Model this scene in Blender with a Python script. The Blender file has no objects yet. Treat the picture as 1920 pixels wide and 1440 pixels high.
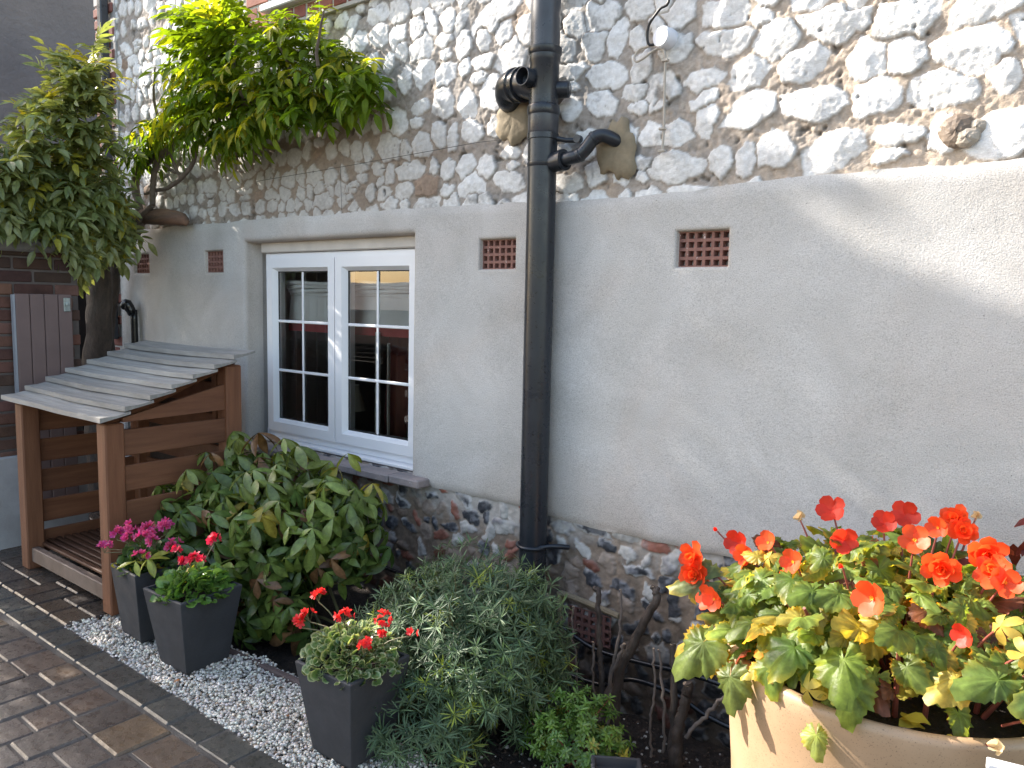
import bpy, math, random
import numpy as np
from mathutils import Vector, Matrix
R = math.radians
scene = bpy.context.scene
COL = scene.collection
# ---------------------------------------------------------------- camera, world, sun, exposure
cd = bpy.data.cameras.new('camera'); cam = bpy.data.objects.new('camera', cd); COL.objects.link(cam)
yaw, pit, rol = R(37.9), R(6.08), R(1.22)
fwd = Vector((-math.sin(yaw)*math.cos(pit), math.cos(yaw)*math.cos(pit), -math.sin(pit)))
rt = Vector((math.cos(yaw), math.sin(yaw), 0)); up = rt.cross(fwd)
r2 = math.cos(rol)*rt + math.sin(rol)*up; u2 = -math.sin(rol)*rt + math.cos(rol)*up
cam.matrix_world = Matrix(((r2.x, u2.x, -fwd.x, 0), (r2.y, u2.y, -fwd.y, -2.869), (r2.z, u2.z, -fwd.z, 1.55), (0, 0, 0, 1)))
cd.sensor_width = 36; cd.lens = 36*1450/1920; cd.clip_start = .05; cd.clip_end = 500
scene.camera = cam
SUN_EL, SUN_AZ = R(33.5), R(12)            # azimuth measured off the wall plane, sun stands to the left
S = Vector((-math.cos(SUN_AZ)*math.cos(SUN_EL), -math.sin(SUN_AZ)*math.cos(SUN_EL), math.sin(SUN_EL)))
w = bpy.data.worlds.new("World"); scene.world = w; w.use_nodes = True
nt = w.node_tree; bg = nt.nodes['Background']
sky = nt.nodes.new('ShaderNodeTexSky'); sky.sky_type = 'NISHITA'; sky.sun_disc = False
sky.sun_elevation = SUN_EL; sky.sun_rotation = math.atan2(S.x, S.y); sky.air_density = 1.2; sky.dust_density = 1.6; sky.ozone_density = 1.0
wm = nt.nodes.new('ShaderNodeMix'); wm.data_type = 'RGBA'; wm.blend_type = 'MULTIPLY'; wm.inputs[0].default_value = 1; wm.inputs[7].default_value = (1.08, 1.0, .93, 1)   # thin bright haze in the sky
nt.links.new(sky.outputs[0], wm.inputs[6]); nt.links.new(wm.outputs[2], bg.inputs[0]); bg.inputs[1].default_value = .15
sl = bpy.data.lights.new('sun', 'SUN'); sl.energy = 4.6; sl.angle = R(.27); sl.color = (1, .93, .83)
so = bpy.data.objects.new('sun', sl); COL.objects.link(so)
so.rotation_euler = S.to_track_quat('Z', 'Y').to_euler(); so.location = (-8, -4, 8)
scene.view_settings.view_transform = 'Standard'; scene.view_settings.look = 'None'
scene.view_settings.gamma = 1; scene.view_settings.exposure = 1.72
scene.cycles.max_bounces = 7; scene.cycles.transparent_max_bounces = 12
# ---------------------------------------------------------------- helpers: naming
def tag(o, label=None, cat=None, group=None, kind=None):
    if label: o['label'] = label
    if cat: o['category'] = cat
    if group: o['group'] = group
    if kind: o['kind'] = kind
    return o
def thing(name, loc, label, cat, group=None):
    o = bpy.data.objects.new(name, None); COL.objects.link(o); o.location = loc; o.empty_display_size = .1
    return tag(o, label, cat, group)
def mkobj(name, V, F, mats, parent=None, col=None, smooth=False, mi=None):
    """V (n,3) world coords, F list of int arrays (m,k)."""
    V = np.asarray(V, dtype=np.float32)
    q_ = parent
    while q_ is not None: V = V - np.array(q_.location, dtype=np.float32); q_ = q_.parent
    me = bpy.data.meshes.new(name)
    F = [np.asarray(f, dtype=np.int32) for f in F if len(f)]
    me.vertices.add(len(V)); me.vertices.foreach_set('co', V.ravel())
    lt = np.concatenate([np.full(len(f), f.shape[1], np.int32) for f in F]); li = np.concatenate([f.ravel() for f in F])
    me.loops.add(len(li)); me.loops.foreach_set('vertex_index', li)
    me.polygons.add(len(lt)); st = np.concatenate([[0], np.cumsum(lt)[:-1]]).astype(np.int32)
    me.polygons.foreach_set('loop_start', st); me.polygons.foreach_set('loop_total', lt)
    if mi is not None: me.polygons.foreach_set('material_index', np.asarray(mi, dtype=np.int32))
    me.polygons.foreach_set('use_smooth', np.full(len(lt), bool(smooth)))
    if col is not None:
        a = me.color_attributes.new('Col', 'FLOAT_COLOR', 'POINT')
        c = np.ones((len(V), 4), np.float32); c[:, :3] = col; a.data.foreach_set('color', c.ravel())
    me.update(calc_edges=True); me.validate()
    for m in (mats if isinstance(mats, (list, tuple)) else [mats]): me.materials.append(m)
    o = bpy.data.objects.new(name, me); COL.objects.link(o)
    if parent is not None: o.parent = parent
    return o
class G:
    """collects pieces into one mesh"""
    def __init__(s): s.V = []; s.F = {}; s.n = 0; s.C = []
    def add(s, V, F, mi=0, col=(1, 1, 1)):
        V = np.asarray(V, float).reshape(-1, 3)
        for f in F:
            f = np.asarray(f, int)
            if not len(f): continue
            f = f.reshape(len(f), -1); s.F.setdefault((f.shape[1], mi), []).append(f + s.n)
        s.V.append(V); c = np.empty((len(V), 3)); c[:] = col; s.C.append(c); s.n += len(V)
        return s
    def box(s, a, b, mi=0, col=(1, 1, 1), bev=0, rz=0, piv=None, M=None):
        a = np.array(a, float); b = np.array(b, float); lo = np.minimum(a, b); hi = np.maximum(a, b)
        if bev <= 0:
            V = np.array([[x, y, z] for z in (lo[2], hi[2]) for y in (lo[1], hi[1]) for x in (lo[0], hi[0])])
            F = [[[0, 2, 3, 1], [4, 5, 7, 6], [0, 1, 5, 4], [2, 6, 7, 3], [0, 4, 6, 2], [1, 3, 7, 5]]]
        else:
            e = min(bev, (hi-lo).min()*.45); V = []; idx = {}
            for cx in (0, 1):
                for cy in (0, 1):
                    for cz in (0, 1):
                        c = [lo[0] if not cx else hi[0], lo[1] if not cy else hi[1], lo[2] if not cz else hi[2]]
                        i = [e if not cx else -e, e if not cy else -e, e if not cz else -e]
                        for k in range(3):
                            p = [c[j] + (i[j] if j != k else 0) for j in range(3)]
                            idx[(cx, cy, cz, k)] = len(V); V.append(p)
            Q = []; T = []
            for k in range(3):
                o_ = [j for j in range(3) if j != k]
                for v in (0, 1):
                    q = []
                    for p_, r_ in ((0, 0), (1, 0), (1, 1), (0, 1)):
                        c = [0, 0, 0]; c[k] = v; c[o_[0]] = p_; c[o_[1]] = r_; q.append(idx[(*c, k)])
                    if (v == 1) != (k != 1): q = q[::-1]
                    Q.append(q)
                # edges parallel to axis k
                for p_ in (0, 1):
                    for r_ in (0, 1):
                        c0 = [0, 0, 0]; c0[o_[0]] = p_; c0[o_[1]] = r_; c1 = list(c0); c1[k] = 1
                        Q.append([idx[(*c0, o_[0])], idx[(*c0, o_[1])], idx[(*c1, o_[1])], idx[(*c1, o_[0])]])
            for cx in (0, 1):
                for cy in (0, 1):
                    for cz in (0, 1): T.append([idx[(cx, cy, cz, 0)], idx[(cx, cy, cz, 1)], idx[(cx, cy, cz, 2)]])
            V = np.array(V); cc = (lo+hi)/2
            def fix(fs):
                out = []
                for f in fs:
                    p = V[f]; n = np.cross(p[1]-p[0], p[2]-p[1]); out.append(f[::-1] if n @ (p.mean(0)-cc) < 0 else f)
                return out
            F = [fix(Q), fix(T)]
        if rz:
            pv = np.array(piv if piv is not None else (lo+hi)/2, float); c_, s_ = math.cos(rz), math.sin(rz)
            d = V - pv; V = np.c_[d[:, 0]*c_-d[:, 1]*s_, d[:, 0]*s_+d[:, 1]*c_, d[:, 2]] + pv
        if M is not None: V = (np.c_[V, np.ones(len(V))] @ np.array(M).T)[:, :3]
        return s.add(V, F, mi, col)
    def tube(s, pts, rad, seg=12, mi=0, col=(1, 1, 1), cap=True, smoothn=0, jit=0, rng=None):
        P = np.array(pts, float); rad = np.array([rad]*len(P) if np.isscalar(rad) else rad, float)
        if smoothn:
            Q = []; rr = []; n = len(P)
            for i in range(n-1):
                p0, p1, p2, p3 = P[max(i-1, 0)], P[i], P[i+1], P[min(i+2, n-1)]
                for k in range(smoothn):
                    t = k/smoothn
                    Q.append(.5*((2*p1)+(-p0+p2)*t+(2*p0-5*p1+4*p2-p3)*t*t+(-p0+3*p1-3*p2+p3)*t**3)); rr.append(rad[i]*(1-t)+rad[i+1]*t)
            Q.append(P[-1]); rr.append(rad[-1]); P = np.array(Q); rad = np.array(rr)
        if jit: P = P + (rng or np.random.default_rng(1)).normal(0, jit, P.shape)
        T = np.gradient(P, axis=0); T /= np.linalg.norm(T, axis=1)[:, None]+1e-12
        n0 = np.cross(T[0], [0, 0, 1.0]);
        if np.linalg.norm(n0) < 1e-3: n0 = np.array([1.0, 0, 0])
        N = []; n_ = n0/np.linalg.norm(n0)
        for t in T:
            n_ = n_ - t*(n_ @ t); n_ /= np.linalg.norm(n_); N.append(n_)
        N = np.array(N); B = np.cross(T, N); a = np.linspace(0, 2*np.pi, seg, endpoint=False)
        V = P[:, None, :] + rad[:, None, None]*(np.cos(a)[None, :, None]*N[:, None, :]+np.sin(a)[None, :, None]*B[:, None, :])
        m = len(P); i = np.arange(m-1)[:, None]*seg; j = np.arange(seg)[None, :]; k = (j+1) % seg
        F = np.stack([i+j, i+k, i+seg+k, i+seg+j], -1).reshape(-1, 4)
        s.add(V.reshape(-1, 3), [F], mi, col)
        if cap:
            for e, off in ((0, 0), (m-1, (m-1)*seg)):
                c = P[e]; ring = V[e]
                f = [[seg, (q+1) % seg, q] if e == 0 else [seg, q, (q+1) % seg] for q in range(seg)]
                s.add(np.vstack([ring, c]), [f], mi, col)
        return s
    def lathe(s, c, prof, seg=32, mi=0, col=(1, 1, 1), axis=None):
        """prof list of (r, h) along +z (or axis)"""
        a = np.linspace(0, 2*np.pi, seg, endpoint=False); V = []
        for r_, h in prof: V.append(np.c_[r_*np.cos(a), r_*np.sin(a), np.full(seg, h)])
        V = np.concatenate(V)
        if axis is not None:
            q = Vector((0, 0, 1)).rotation_difference(Vector(axis)).to_matrix(); V = V @ np.array(q).T
        m = len(prof); i = np.arange(m-1)[:, None]*seg; j = np.arange(seg)[None, :]; k = (j+1) % seg
        F = np.stack([i+j, i+k, i+seg+k, i+seg+j], -1).reshape(-1, 4)
        return s.add(V+np.array(c, float), [F], mi, col)
    def build(s, name, mats, parent=None, smooth=False, angle=None):
        F = []; mi = []
        for (k, m), fs in s.F.items():
            f = np.concatenate(fs); F.append(f); mi += [m]*len(f)
        o = mkobj(name, np.concatenate(s.V), F, mats, parent, np.concatenate(s.C), smooth or angle is not None, mi)
        if angle is not None:
            try: o.data.set_sharp_from_angle(angle=R(angle))
            except Exception: pass
        return o
# ---------------------------------------------------------------- numpy noise
def vnoise(x, y, seed=0):
    rng = np.random.default_rng(seed); N = 256; g = rng.random((N, N))
    xi = np.floor(x).astype(int); yi = np.floor(y).astype(int); fx = x-xi; fy = y-yi
    fx = fx*fx*(3-2*fx); fy = fy*fy*(3-2*fy)
    a = g[xi % N, yi % N]; b = g[(xi+1) % N, yi % N]; c = g[xi % N, (yi+1) % N]; d = g[(xi+1) % N, (yi+1) % N]
    return (a*(1-fx)+b*fx)*(1-fy)+(c*(1-fx)+d*fx)*fy
def fbm(x, y, f, oct=4, seed=0, gain=.5):
    s_ = 0; a = 1; t = 0
    for o in range(oct): s_ = s_+a*(vnoise(x*f+o*17.3, y*f+o*9.1, seed+o)-.5); t += a*.5; a *= gain; f *= 2.03
    return s_/t          # about -1..1
def sstep(a, b, x): t = np.clip((x-a)/(b-a), 0, 1); return t*t*(3-2*t)
def mix(a, b, t): t = np.asarray(t)[..., None]; return np.asarray(a)*(1-t)+np.asarray(b)*t
# ---------------------------------------------------------------- materials
def newmat(name):
    m = bpy.data.materials.new(name); m.use_nodes = True; n = m.node_tree
    return m, n, n.nodes['Principled BSDF'], n.nodes['Material Output']
def noise_node(n, scale, detail=4, rough=.6, coord=None, dist=0, mapping=None):
    t = n.nodes.new('ShaderNodeTexNoise'); t.inputs['Scale'].default_value = scale; t.inputs['Detail'].default_value = detail
    t.inputs['Roughness'].default_value = rough; t.inputs['Distortion'].default_value = dist
    n.links.new(coord, t.inputs['Vector']); return t
def ramp(n, fac, stops):
    r_ = n.nodes.new('ShaderNodeValToRGB'); e = r_.color_ramp.elements
    while len(e) < len(stops): e.new(.5)
    for q, (p, c) in zip(e, stops): q.position = p; q.color = (*c, 1) if len(c) == 3 else c
    n.links.new(fac, r_.inputs[0]); return r_.outputs[0]
def mixc(n, a, b, fac, mode='MIX'):
    x = n.nodes.new('ShaderNodeMix'); x.data_type = 'RGBA'; x.blend_type = mode
    for sock, v in ((x.inputs[6], a), (x.inputs[7], b), (x.inputs[0], fac)):
        if hasattr(v, 'links'): n.links.new(v, sock)
        else: sock.default_value = (*v, 1) if isinstance(v, tuple) else v
    return x.outputs[2]
def surf(name, base=(.5, .5, .5), base2=None, scale=6, rough=.8, rough2=None, bump=.3, bscale=60, bdist=.004, attr=False,
         stretch=(1, 1, 1), speck=None, sscale=150, spec=.5, metal=0, coat=0, bump2=0, b2scale=8, detail=6):
    m, n, p, o = newmat(name)
    tc = n.nodes.new('ShaderNodeTexCoord'); mp = n.nodes.new('ShaderNodeMapping'); mp.inputs['Scale'].default_value = stretch
    n.links.new(tc.outputs['Object'], mp.inputs[0]); co = mp.outputs[0]
    t1 = noise_node(n, scale, detail, .62, co)
    c = ramp(n, t1.outputs[0], [(.3, base), (.7, base2 or tuple(v*.8 for v in base))])
    if attr:
        at = n.nodes.new('ShaderNodeAttribute'); at.attribute_name = 'Col'; c = mixc(n, c, at.outputs[0], 1.0, 'MULTIPLY')
    if speck:
        t2 = noise_node(n, sscale, 3, .6, co); f = ramp(n, t2.outputs[0], [(speck[1], (0, 0, 0)), (speck[1]+.06, (1, 1, 1))]); c = mixc(n, c, speck[0], f)
    n.links.new(c, p.inputs['Base Color'])
    if rough2 is not None:
        rr = n.nodes.new('ShaderNodeMapRange'); t3 = noise_node(n, scale*2.3, 4, .6, co); n.links.new(t3.outputs[0], rr.inputs[0])
        rr.inputs[1].default_value = .35; rr.inputs[2].default_value = .65; rr.inputs[3].default_value = rough; rr.inputs[4].default_value = rough2
        n.links.new(rr.outputs[0], p.inputs['Roughness'])
    else: p.inputs['Roughness'].default_value = rough
    p.inputs['Metallic'].default_value = metal; p.inputs['Specular IOR Level'].default_value = spec; p.inputs['Coat Weight'].default_value = coat
    p.inputs['Coat Roughness'].default_value = .15
    b = n.nodes.new('ShaderNodeBump'); b.inputs['Strength'].default_value = bump; b.inputs['Distance'].default_value = bdist
    tb = noise_node(n, bscale, 5, .65, co); n.links.new(tb.outputs[0], b.inputs['Height']); last = b
    if bump2:
        b2 = n.nodes.new('ShaderNodeBump'); b2.inputs['Strength'].default_value = bump2; b2.inputs['Distance'].default_value = .02
        tb2 = noise_node(n, b2scale, 3, .5, co); n.links.new(tb2.outputs[0], b2.inputs['Height']); n.links.new(b2.outputs[0], b.inputs['Normal'])
    n.links.new(b.outputs[0], p.inputs['Normal'])
    return m
def leafmat(name, trans=.4, rough=.42, spec=.5, tcol=(1.25, 1.25, .55), bscale=90, bump=.25, var=.25):
    m, n, p, o = newmat(name)
    at = n.nodes.new('ShaderNodeAttribute'); at.attribute_name = 'Col'
    tc = n.nodes.new('ShaderNodeTexCoord'); t = noise_node(n, 35, 4, .6, tc.outputs['Object'])
    c = mixc(n, at.outputs[0], ramp(n, t.outputs[0], [(.3, (1-var,)*3), (.7, (1+var,)*3)]), 1.0, 'MULTIPLY')
    n.links.new(c, p.inputs['Base Color']); p.inputs['Roughness'].default_value = rough; p.inputs['Specular IOR Level'].default_value = spec
    b = n.nodes.new('ShaderNodeBump'); b.inputs['Strength'].default_value = bump; b.inputs['Distance'].default_value = .003
    tb = noise_node(n, bscale, 3, .6, tc.outputs['Object']); n.links.new(tb.outputs[0], b.inputs['Height']); n.links.new(b.outputs[0], p.inputs['Normal'])
    tr = n.nodes.new('ShaderNodeBsdfTranslucent'); n.links.new(mixc(n, c, tcol, 1.0, 'MULTIPLY'), tr.inputs[0])
    mx = n.nodes.new('ShaderNodeMixShader'); mx.inputs[0].default_value = trans
    n.links.new(p.outputs[0], mx.inputs[1]); n.links.new(tr.outputs[0], mx.inputs[2]); n.links.new(mx.outputs[0], o.inputs[0])
    return m
def glassmat(name):
    m, n, p, o = newmat(name); n.nodes.remove(p)
    g = n.nodes.new('ShaderNodeBsdfGlossy'); g.inputs['Roughness'].default_value = .01; g.inputs['Color'].default_value = (1, 1, 1, 1)
    t = n.nodes.new('ShaderNodeBsdfTransparent'); t.inputs[0].default_value = (.92, .95, .94, 1)
    f = n.nodes.new('ShaderNodeFresnel'); f.inputs[0].default_value = 2.0
    tc = n.nodes.new('ShaderNodeTexCoord'); tn = noise_node(n, 1.6, 2, .5, tc.outputs['Object']); b = n.nodes.new('ShaderNodeBump')
    b.inputs['Strength'].default_value = .06; b.inputs['Distance'].default_value = .01; n.links.new(tn.outputs[0], b.inputs['Height'])
    n.links.new(b.outputs[0], g.inputs['Normal']); n.links.new(b.outputs[0], f.inputs['Normal'])
    mx = n.nodes.new('ShaderNodeMixShader'); n.links.new(f.outputs[0], mx.inputs[0]); n.links.new(t.outputs[0], mx.inputs[1]); n.links.new(g.outputs[0], mx.inputs[2])
    n.links.new(mx.outputs[0], o.inputs[0]); return m
M = {}
M['stone'] = surf('chalk_stone', (1, 1, 1), (.74, .73, .72), 45, .92, bump=1.0, bscale=190, bdist=.0035, attr=True, speck=((.13, .12, .11), .69), sscale=210)
M['flint'] = surf('flint', (1, 1, 1), (.7, .7, .72), 25, .42, .8, bump=.6, bscale=90, bdist=.003, attr=True, speck=((.45, .43, .4), .7), sscale=120)
M['brick'] = surf('red_brick', (1, 1, 1), (.72, .70, .70), 18, .9, bump=.6, bscale=160, bdist=.003, attr=True)
M['terracotta'] = surf('terracotta', (.27, .135, .105), (.18, .085, .07), 40, .85, bump=.5, bscale=200, bdist=.002, speck=((.55, .46, .43), .66), sscale=60)
M['dark'] = surf('dark_void', (.02, .014, .012), (.012, .01, .009), 8, .9)
M['upvc'] = surf('white_plastic', (.80, .80, .82), (.76, .76, .79), 3, .32, bump=.03, bscale=40)
M['seal'] = surf('rubber_seal', (.02, .02, .02), None, 5, .6)
M['sill'] = surf('sill_stone', (.36, .29, .27), (.20, .185, .19), 9, .8, bump=.6, bscale=70, speck=((.5, .47, .44), .66), sscale=40, bump2=.3, b2scale=14)
M['pipe'] = surf('black_plastic', (.022, .026, .034), (.014, .017, .023), 5, .24, .38, bump=.08, bscale=50, speck=((.002, .002, .003), .62), sscale=60)
M['pipe_grey'] = surf('grey_plastic', (.055, .058, .068), (.038, .041, .05), 5, .26, .4, bump=.05, bscale=30)
M['mortar_patch'] = surf('cement_patch', (.27, .215, .14), (.18, .145, .095), 14, .85, bump=.5, bscale=40, bdist=.006)
M['beige_cable'] = surf('beige_cable', (.46, .41, .35), None, 20, .6)
M['black_cable'] = surf('black_cable', (.015, .015, .017), None, 20, .45)
M['hose'] = surf('wet_hose', (.012, .013, .016), None, 20, .22)
M['jbox'] = surf('junction_plastic', (.72, .73, .78), (.62, .63, .68), 12, .5, bump=.1, bscale=50)
M['oldwood'] = surf('weathered_boards', (1, 1, 1), (.62, .61, .60), 5, .62, .85, bump=.6, bscale=45, bdist=.003, attr=True, stretch=(.7, 9, 3), detail=8, coat=.12)
M['wood'] = surf('stained_timber', (1, 1, 1), (.62, .55, .50), 4, .6, bump=.4, bscale=40, attr=True, stretch=(3, 3, 3), detail=8)
M['wood_up'] = surf('stained_timber_upright', (1, 1, 1), (.55, .47, .42), 3.2, .6, bump=.5, bscale=30, attr=True, stretch=(9, 9, .7), detail=9, speck=((.075, .028, .015), .70), sscale=1.1)
M['wood_along'] = surf('stained_timber_along', (1, 1, 1), (.55, .47, .42), 3.2, .6, bump=.5, bscale=30, attr=True, stretch=(9, .7, 9), detail=9, speck=((.075, .028, .015), .70), sscale=1.1)
M['bark'] = surf('bark', (.10, .072, .056), (.03, .023, .019), 26, .6, bump=1.0, bscale=110, bdist=.008, stretch=(1, 1, .35))
M['vine'] = surf('vine_bark', (.21, .165, .135), (.10, .08, .07), 20, .85, bump=.7, bscale=60, bdist=.004)
M['log'] = surf('rotten_timber', (.26, .14, .085), (.10, .075, .065), 7, .85, bump=.9, bscale=35, bdist=.01, stretch=(.4, 2, 3))
M['door'] = surf('mauve_paint', (.175, .118, .11), (.14, .096, .09), 5, .6, bump=.15, bscale=30)
M['dooredge'] = surf('grey_edge', (.32, .34, .38), None, 5, .6)
M['galv'] = surf('galvanised', (.42, .47, .46), (.28, .32, .31), 20, .4, metal=.6)
M['pot'] = surf('fibreclay_black', (.046, .048, .055), (.028, .029, .033), 5, .5, .75, bump=.25, bscale=70, speck=((.11, .11, .12), .70), sscale=120, spec=.4)
M['sandpot'] = surf('sand_ceramic', (.45, .305, .19), (.34, .22, .13), 3.5, .36, .5, bump=.12, bscale=200, bdist=.002, speck=((.20, .13, .08), .61), sscale=260, spec=.5)
M['soil'] = surf('soil', (.045, .031, .023), (.014, .010, .008), 22, .9, bump=1, bscale=55, bdist=.02, speck=((.16, .11, .07), .66), sscale=70)
M['paver'] = surf('paver', (1, 1, 1), (.62, .60, .58), 14, .16, .5, bump=.7, bscale=190, bdist=.002, attr=True, speck=((.30, .24, .18), .66), sscale=170, bump2=.25, b2scale=12, spec=.6)
M['sand'] = surf('joint_sand', (.13, .115, .10), (.03, .027, .024), 9, .8, bump=.8, bscale=120)
M['pebble'] = surf('pebble', (1, 1, 1), (.78, .77, .74), 40, .6, bump=.3, bscale=150, attr=True)
M['slate'] = surf('dark_gable', (.25, .205, .185), (.18, .15, .14), 2.2, .9, bump=.8, bscale=14, bdist=.03)
M['garden_brick'] = surf('garden_brick', (1, 1, 1), (.55, .53, .52), 9, .9, bump=.7, bscale=110, bdist=.004, attr=True)
M['cement'] = surf('cement_render', (.42, .41, .42), (.30, .29, .29), 6, .85, bump=.4, bscale=60)
M['wist'] = leafmat('wisteria_leaf', .55, .5, spec=.3, tcol=(1.6, 1.65, .42))
M['leaf'] = leafmat('shrub_leaf', .25, .27, bscale=55, bump=.7, var=.35)
M['fine'] = leafmat('fine_leaf', .25, .5)
M['begleaf'] = leafmat('begonia_leaf', .55, .42, spec=.35, tcol=(1.9, 1.6, .6), bscale=45, bump=.8, var=.35)
M['petal'] = leafmat('petal', .45, .5, tcol=(1.3, 1.1, .9), bscale=40, bump=.3, var=.12)
M['treeleaf'] = leafmat('tree_leaf', .15, .6)
M['stem'] = surf('red_stem', (.30, .075, .055), (.20, .06, .045), 20, .4)
M['gstem'] = surf('green_stem', (.13, .14, .05), (.10, .07, .04), 20, .5)
M['glass'] = glassmat('glass')
M['white_cloth'] = surf('white_cloth', (.92, .92, .93), (.82, .83, .84), 4, .8)
M['red_cloth'] = surf('red_cloth', (.48, .07, .075), (.40, .05, .055), 10, .8)
M['room'] = surf('room_paint', (.40, .37, .34), None, 3, .9)
M['roomwhite'] = surf('white_paint', (.62, .61, .58), None, 3, .6)
M['navy'] = surf('navy_cloth', (.02, .03, .10), None, 3, .9)
M['label'] = surf('label_white', (.8, .8, .82), None, 3, .5)

# render coat: sandy plaster with pits
def plaster():
    m, n, p, o = newmat('sand_render'); tc = n.nodes.new('ShaderNodeTexCoord'); co = tc.outputs['Object']
    a = ramp(n, noise_node(n, 2.2, 5, .6, co, .6).outputs[0], [(.32, (.455, .440, .420)), (.68, (.575, .560, .545))])
    b = ramp(n, noise_node(n, 1.1, 3, .5, co, 1.0).outputs[0], [(.42, (1.0, 1.0, 1.0)), (.68, (1.0, .94, .90))])
    c = mixc(n, a, b, 1.0, 'MULTIPLY')
    g = ramp(n, noise_node(n, 230, 3, .75, co).outputs[0], [(.30, (.66, .65, .64)), (.52, (1.0, 1.0, 1.0)), (.75, (1.12, 1.12, 1.12))]); c = mixc(n, c, g, 1.0, 'MULTIPLY')
    s1 = ramp(n, noise_node(n, 190, 2, .5, co).outputs[0], [(.70, (0, 0, 0)), (.75, (1, 1, 1))]); c = mixc(n, c, (.16, .15, .14), s1)
    at = n.nodes.new('ShaderNodeAttribute'); at.attribute_name = 'Col'; c = mixc(n, c, at.outputs[0], 1.0, 'MULTIPLY')
    n.links.new(c, p.inputs['Base Color']); p.inputs['Roughness'].default_value = .93; p.inputs['Specular IOR Level'].default_value = .25
    b1 = n.nodes.new('ShaderNodeBump'); b1.inputs['Strength'].default_value = .8; b1.inputs['Distance'].default_value = .003
    n.links.new(noise_node(n, 170, 3, .75, co).outputs[0], b1.inputs['Height'])
    b2 = n.nodes.new('ShaderNodeBump'); b2.inputs['Strength'].default_value = .35; b2.inputs['Distance'].default_value = .012
    n.links.new(noise_node(n, 9, 4, .55, co).outputs[0], b2.inputs['Height']); n.links.new(b2.outputs[0], b1.inputs['Normal'])
    n.links.new(b1.outputs[0], p.inputs['Normal']); return m
M['render'] = plaster()
# ================================================================ HOUSE
house = thing('house', (-3, 0, 0), 'old cottage of whitewashed chalk stone above a band of grey render and a flint base', 'house')
def axis(segs):
    """segs: list of (x0,x1,step0,step1): graded spacing"""
    out = []
    for a, b, s0, s1 in segs:
        x = a
        while x < b - 1e-6: out.append(x); t = (x-a)/(b-a); x += s0*(1-t)+s1*t
    out.append(segs[-1][1]); return np.array(out)
def grid_mesh(name, xs, zs, Y, mat, col, parent, keep=None, smooth=True, X=None, Z=None):
    nx, nz = len(xs), len(zs)
    if X is None: X, Z = np.meshgrid(xs, zs, indexing='ij')
    V = np.stack([X, Y, Z], -1).reshape(-1, 3)
    i = np.arange(nx-1)[:, None]*nz; j = np.arange(nz-1)[None, :]
    F = np.stack([i+j, i+nz+j, i+nz+j+1, i+j+1], -1)
    if keep is not None: F = F[keep]
    return mkobj(name, V, [F.reshape(-1, 4)], mat, parent, col.reshape(-1, 3), smooth)
def cells(xs, zs, stones, warp=.012, seed=3):
    """rasterise irregular stones. returns d1 (0 centre..1 edge), id, d2"""
    X, Z = np.meshgrid(xs, zs, indexing='ij')
    wx = fbm(X, Z, 14, 3, seed)*warp + fbm(X, Z, 45, 2, seed+9)*warp*.35; wz = fbm(X, Z, 14, 3, seed+5)*warp + fbm(X, Z, 45, 2, seed+19)*warp*.35
    Xw, Zw = X+wx, Z+wz
    d1 = np.full(X.shape, 9.0); d2 = np.full(X.shape, 9.0); ID = np.full(X.shape, -1)
    for k, (cx, cz, hw, hh, rot, pw, ph) in enumerate(stones):
        m = max(hw, hh)*1.7+.03
        a, b = np.searchsorted(xs, [cx-m, cx+m]); c, d = np.searchsorted(zs, [cz-m, cz+m])
        if b <= a or d <= c: continue
        dx = Xw[a:b, c:d]-cx; dz = Zw[a:b, c:d]-cz; cr, sr = math.cos(rot), math.sin(rot)
        u = (dx*cr+dz*sr)/hw; v = (-dx*sr+dz*cr)/hh
        q = np.random.RandomState(k+seed*1000); nk = q.randint(6, 9); rr = np.hypot(u, v)*.72
        for j in range(nk):
            t = ph+2*math.pi*j/nk+q.uniform(-.28, .28); rr = np.maximum(rr, (u*math.cos(t)+v*math.sin(t))/q.uniform(.86, 1.06))
        o1 = d1[a:b, c:d]; o2 = d2[a:b, c:d]; oi = ID[a:b, c:d]; win = rr < o1
        o2[...] = np.where(win, o1, np.minimum(o2, rr)); oi[...] = np.where(win, k, oi); o1[...] = np.where(win, rr, o1)
    return X, Z, d1, d2, ID
rs = np.random.RandomState(11)
# ---- upper wall of chalk stones
stones = []
def course_zone(xa, xb, h0, h1, wm, wsd, seed, grow):
    q = np.random.RandomState(seed); z = 1.92; row = 0
    while z < 4.45:
        h = q.uniform(h0, h1); x = xa+q.uniform(-.04, .06)
        while x < xb:
            wdt = float(np.clip(q.lognormal(wm, wsd), h0*.7, .34)); hh = h*q.uniform(.78, 1.12); split = q.rand() < .13 and wdt > .10
            cz = z+h/2+q.uniform(-.2, .2)*h+.03*math.sin(x*1.3+row)
            if split: stones.append((x+wdt/2, cz+h*.27, wdt/2*grow, h*.27*grow, q.normal(0, .15), 3, q.uniform(0, 6.28))); stones.append((x+wdt*q.uniform(.3, .7), cz-h*.28, wdt*.33*grow, h*.22*grow, q.normal(0, .2), 3, q.uniform(0, 6)))
            else: stones.append((x+wdt/2, cz, wdt/2*grow, hh/2*grow*1.05, q.normal(0, .25), 3, q.uniform(0, 6.28)))
            x += wdt+q.uniform(.002, .028)
            if q.rand() < .08: x += q.uniform(.02, .06)
        z += h*.98+q.uniform(.004, .016); row += 1
course_zone(-6.1, -3.4, .080, .115, -2.35, .32, 3, 1.07)
course_zone(-3.4, -1.55, .095, .135, -2.16, .34, 4, 1.09)
course_zone(-1.55, 1.6, .115, .165, -1.82, .36, 5, 1.11)
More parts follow.
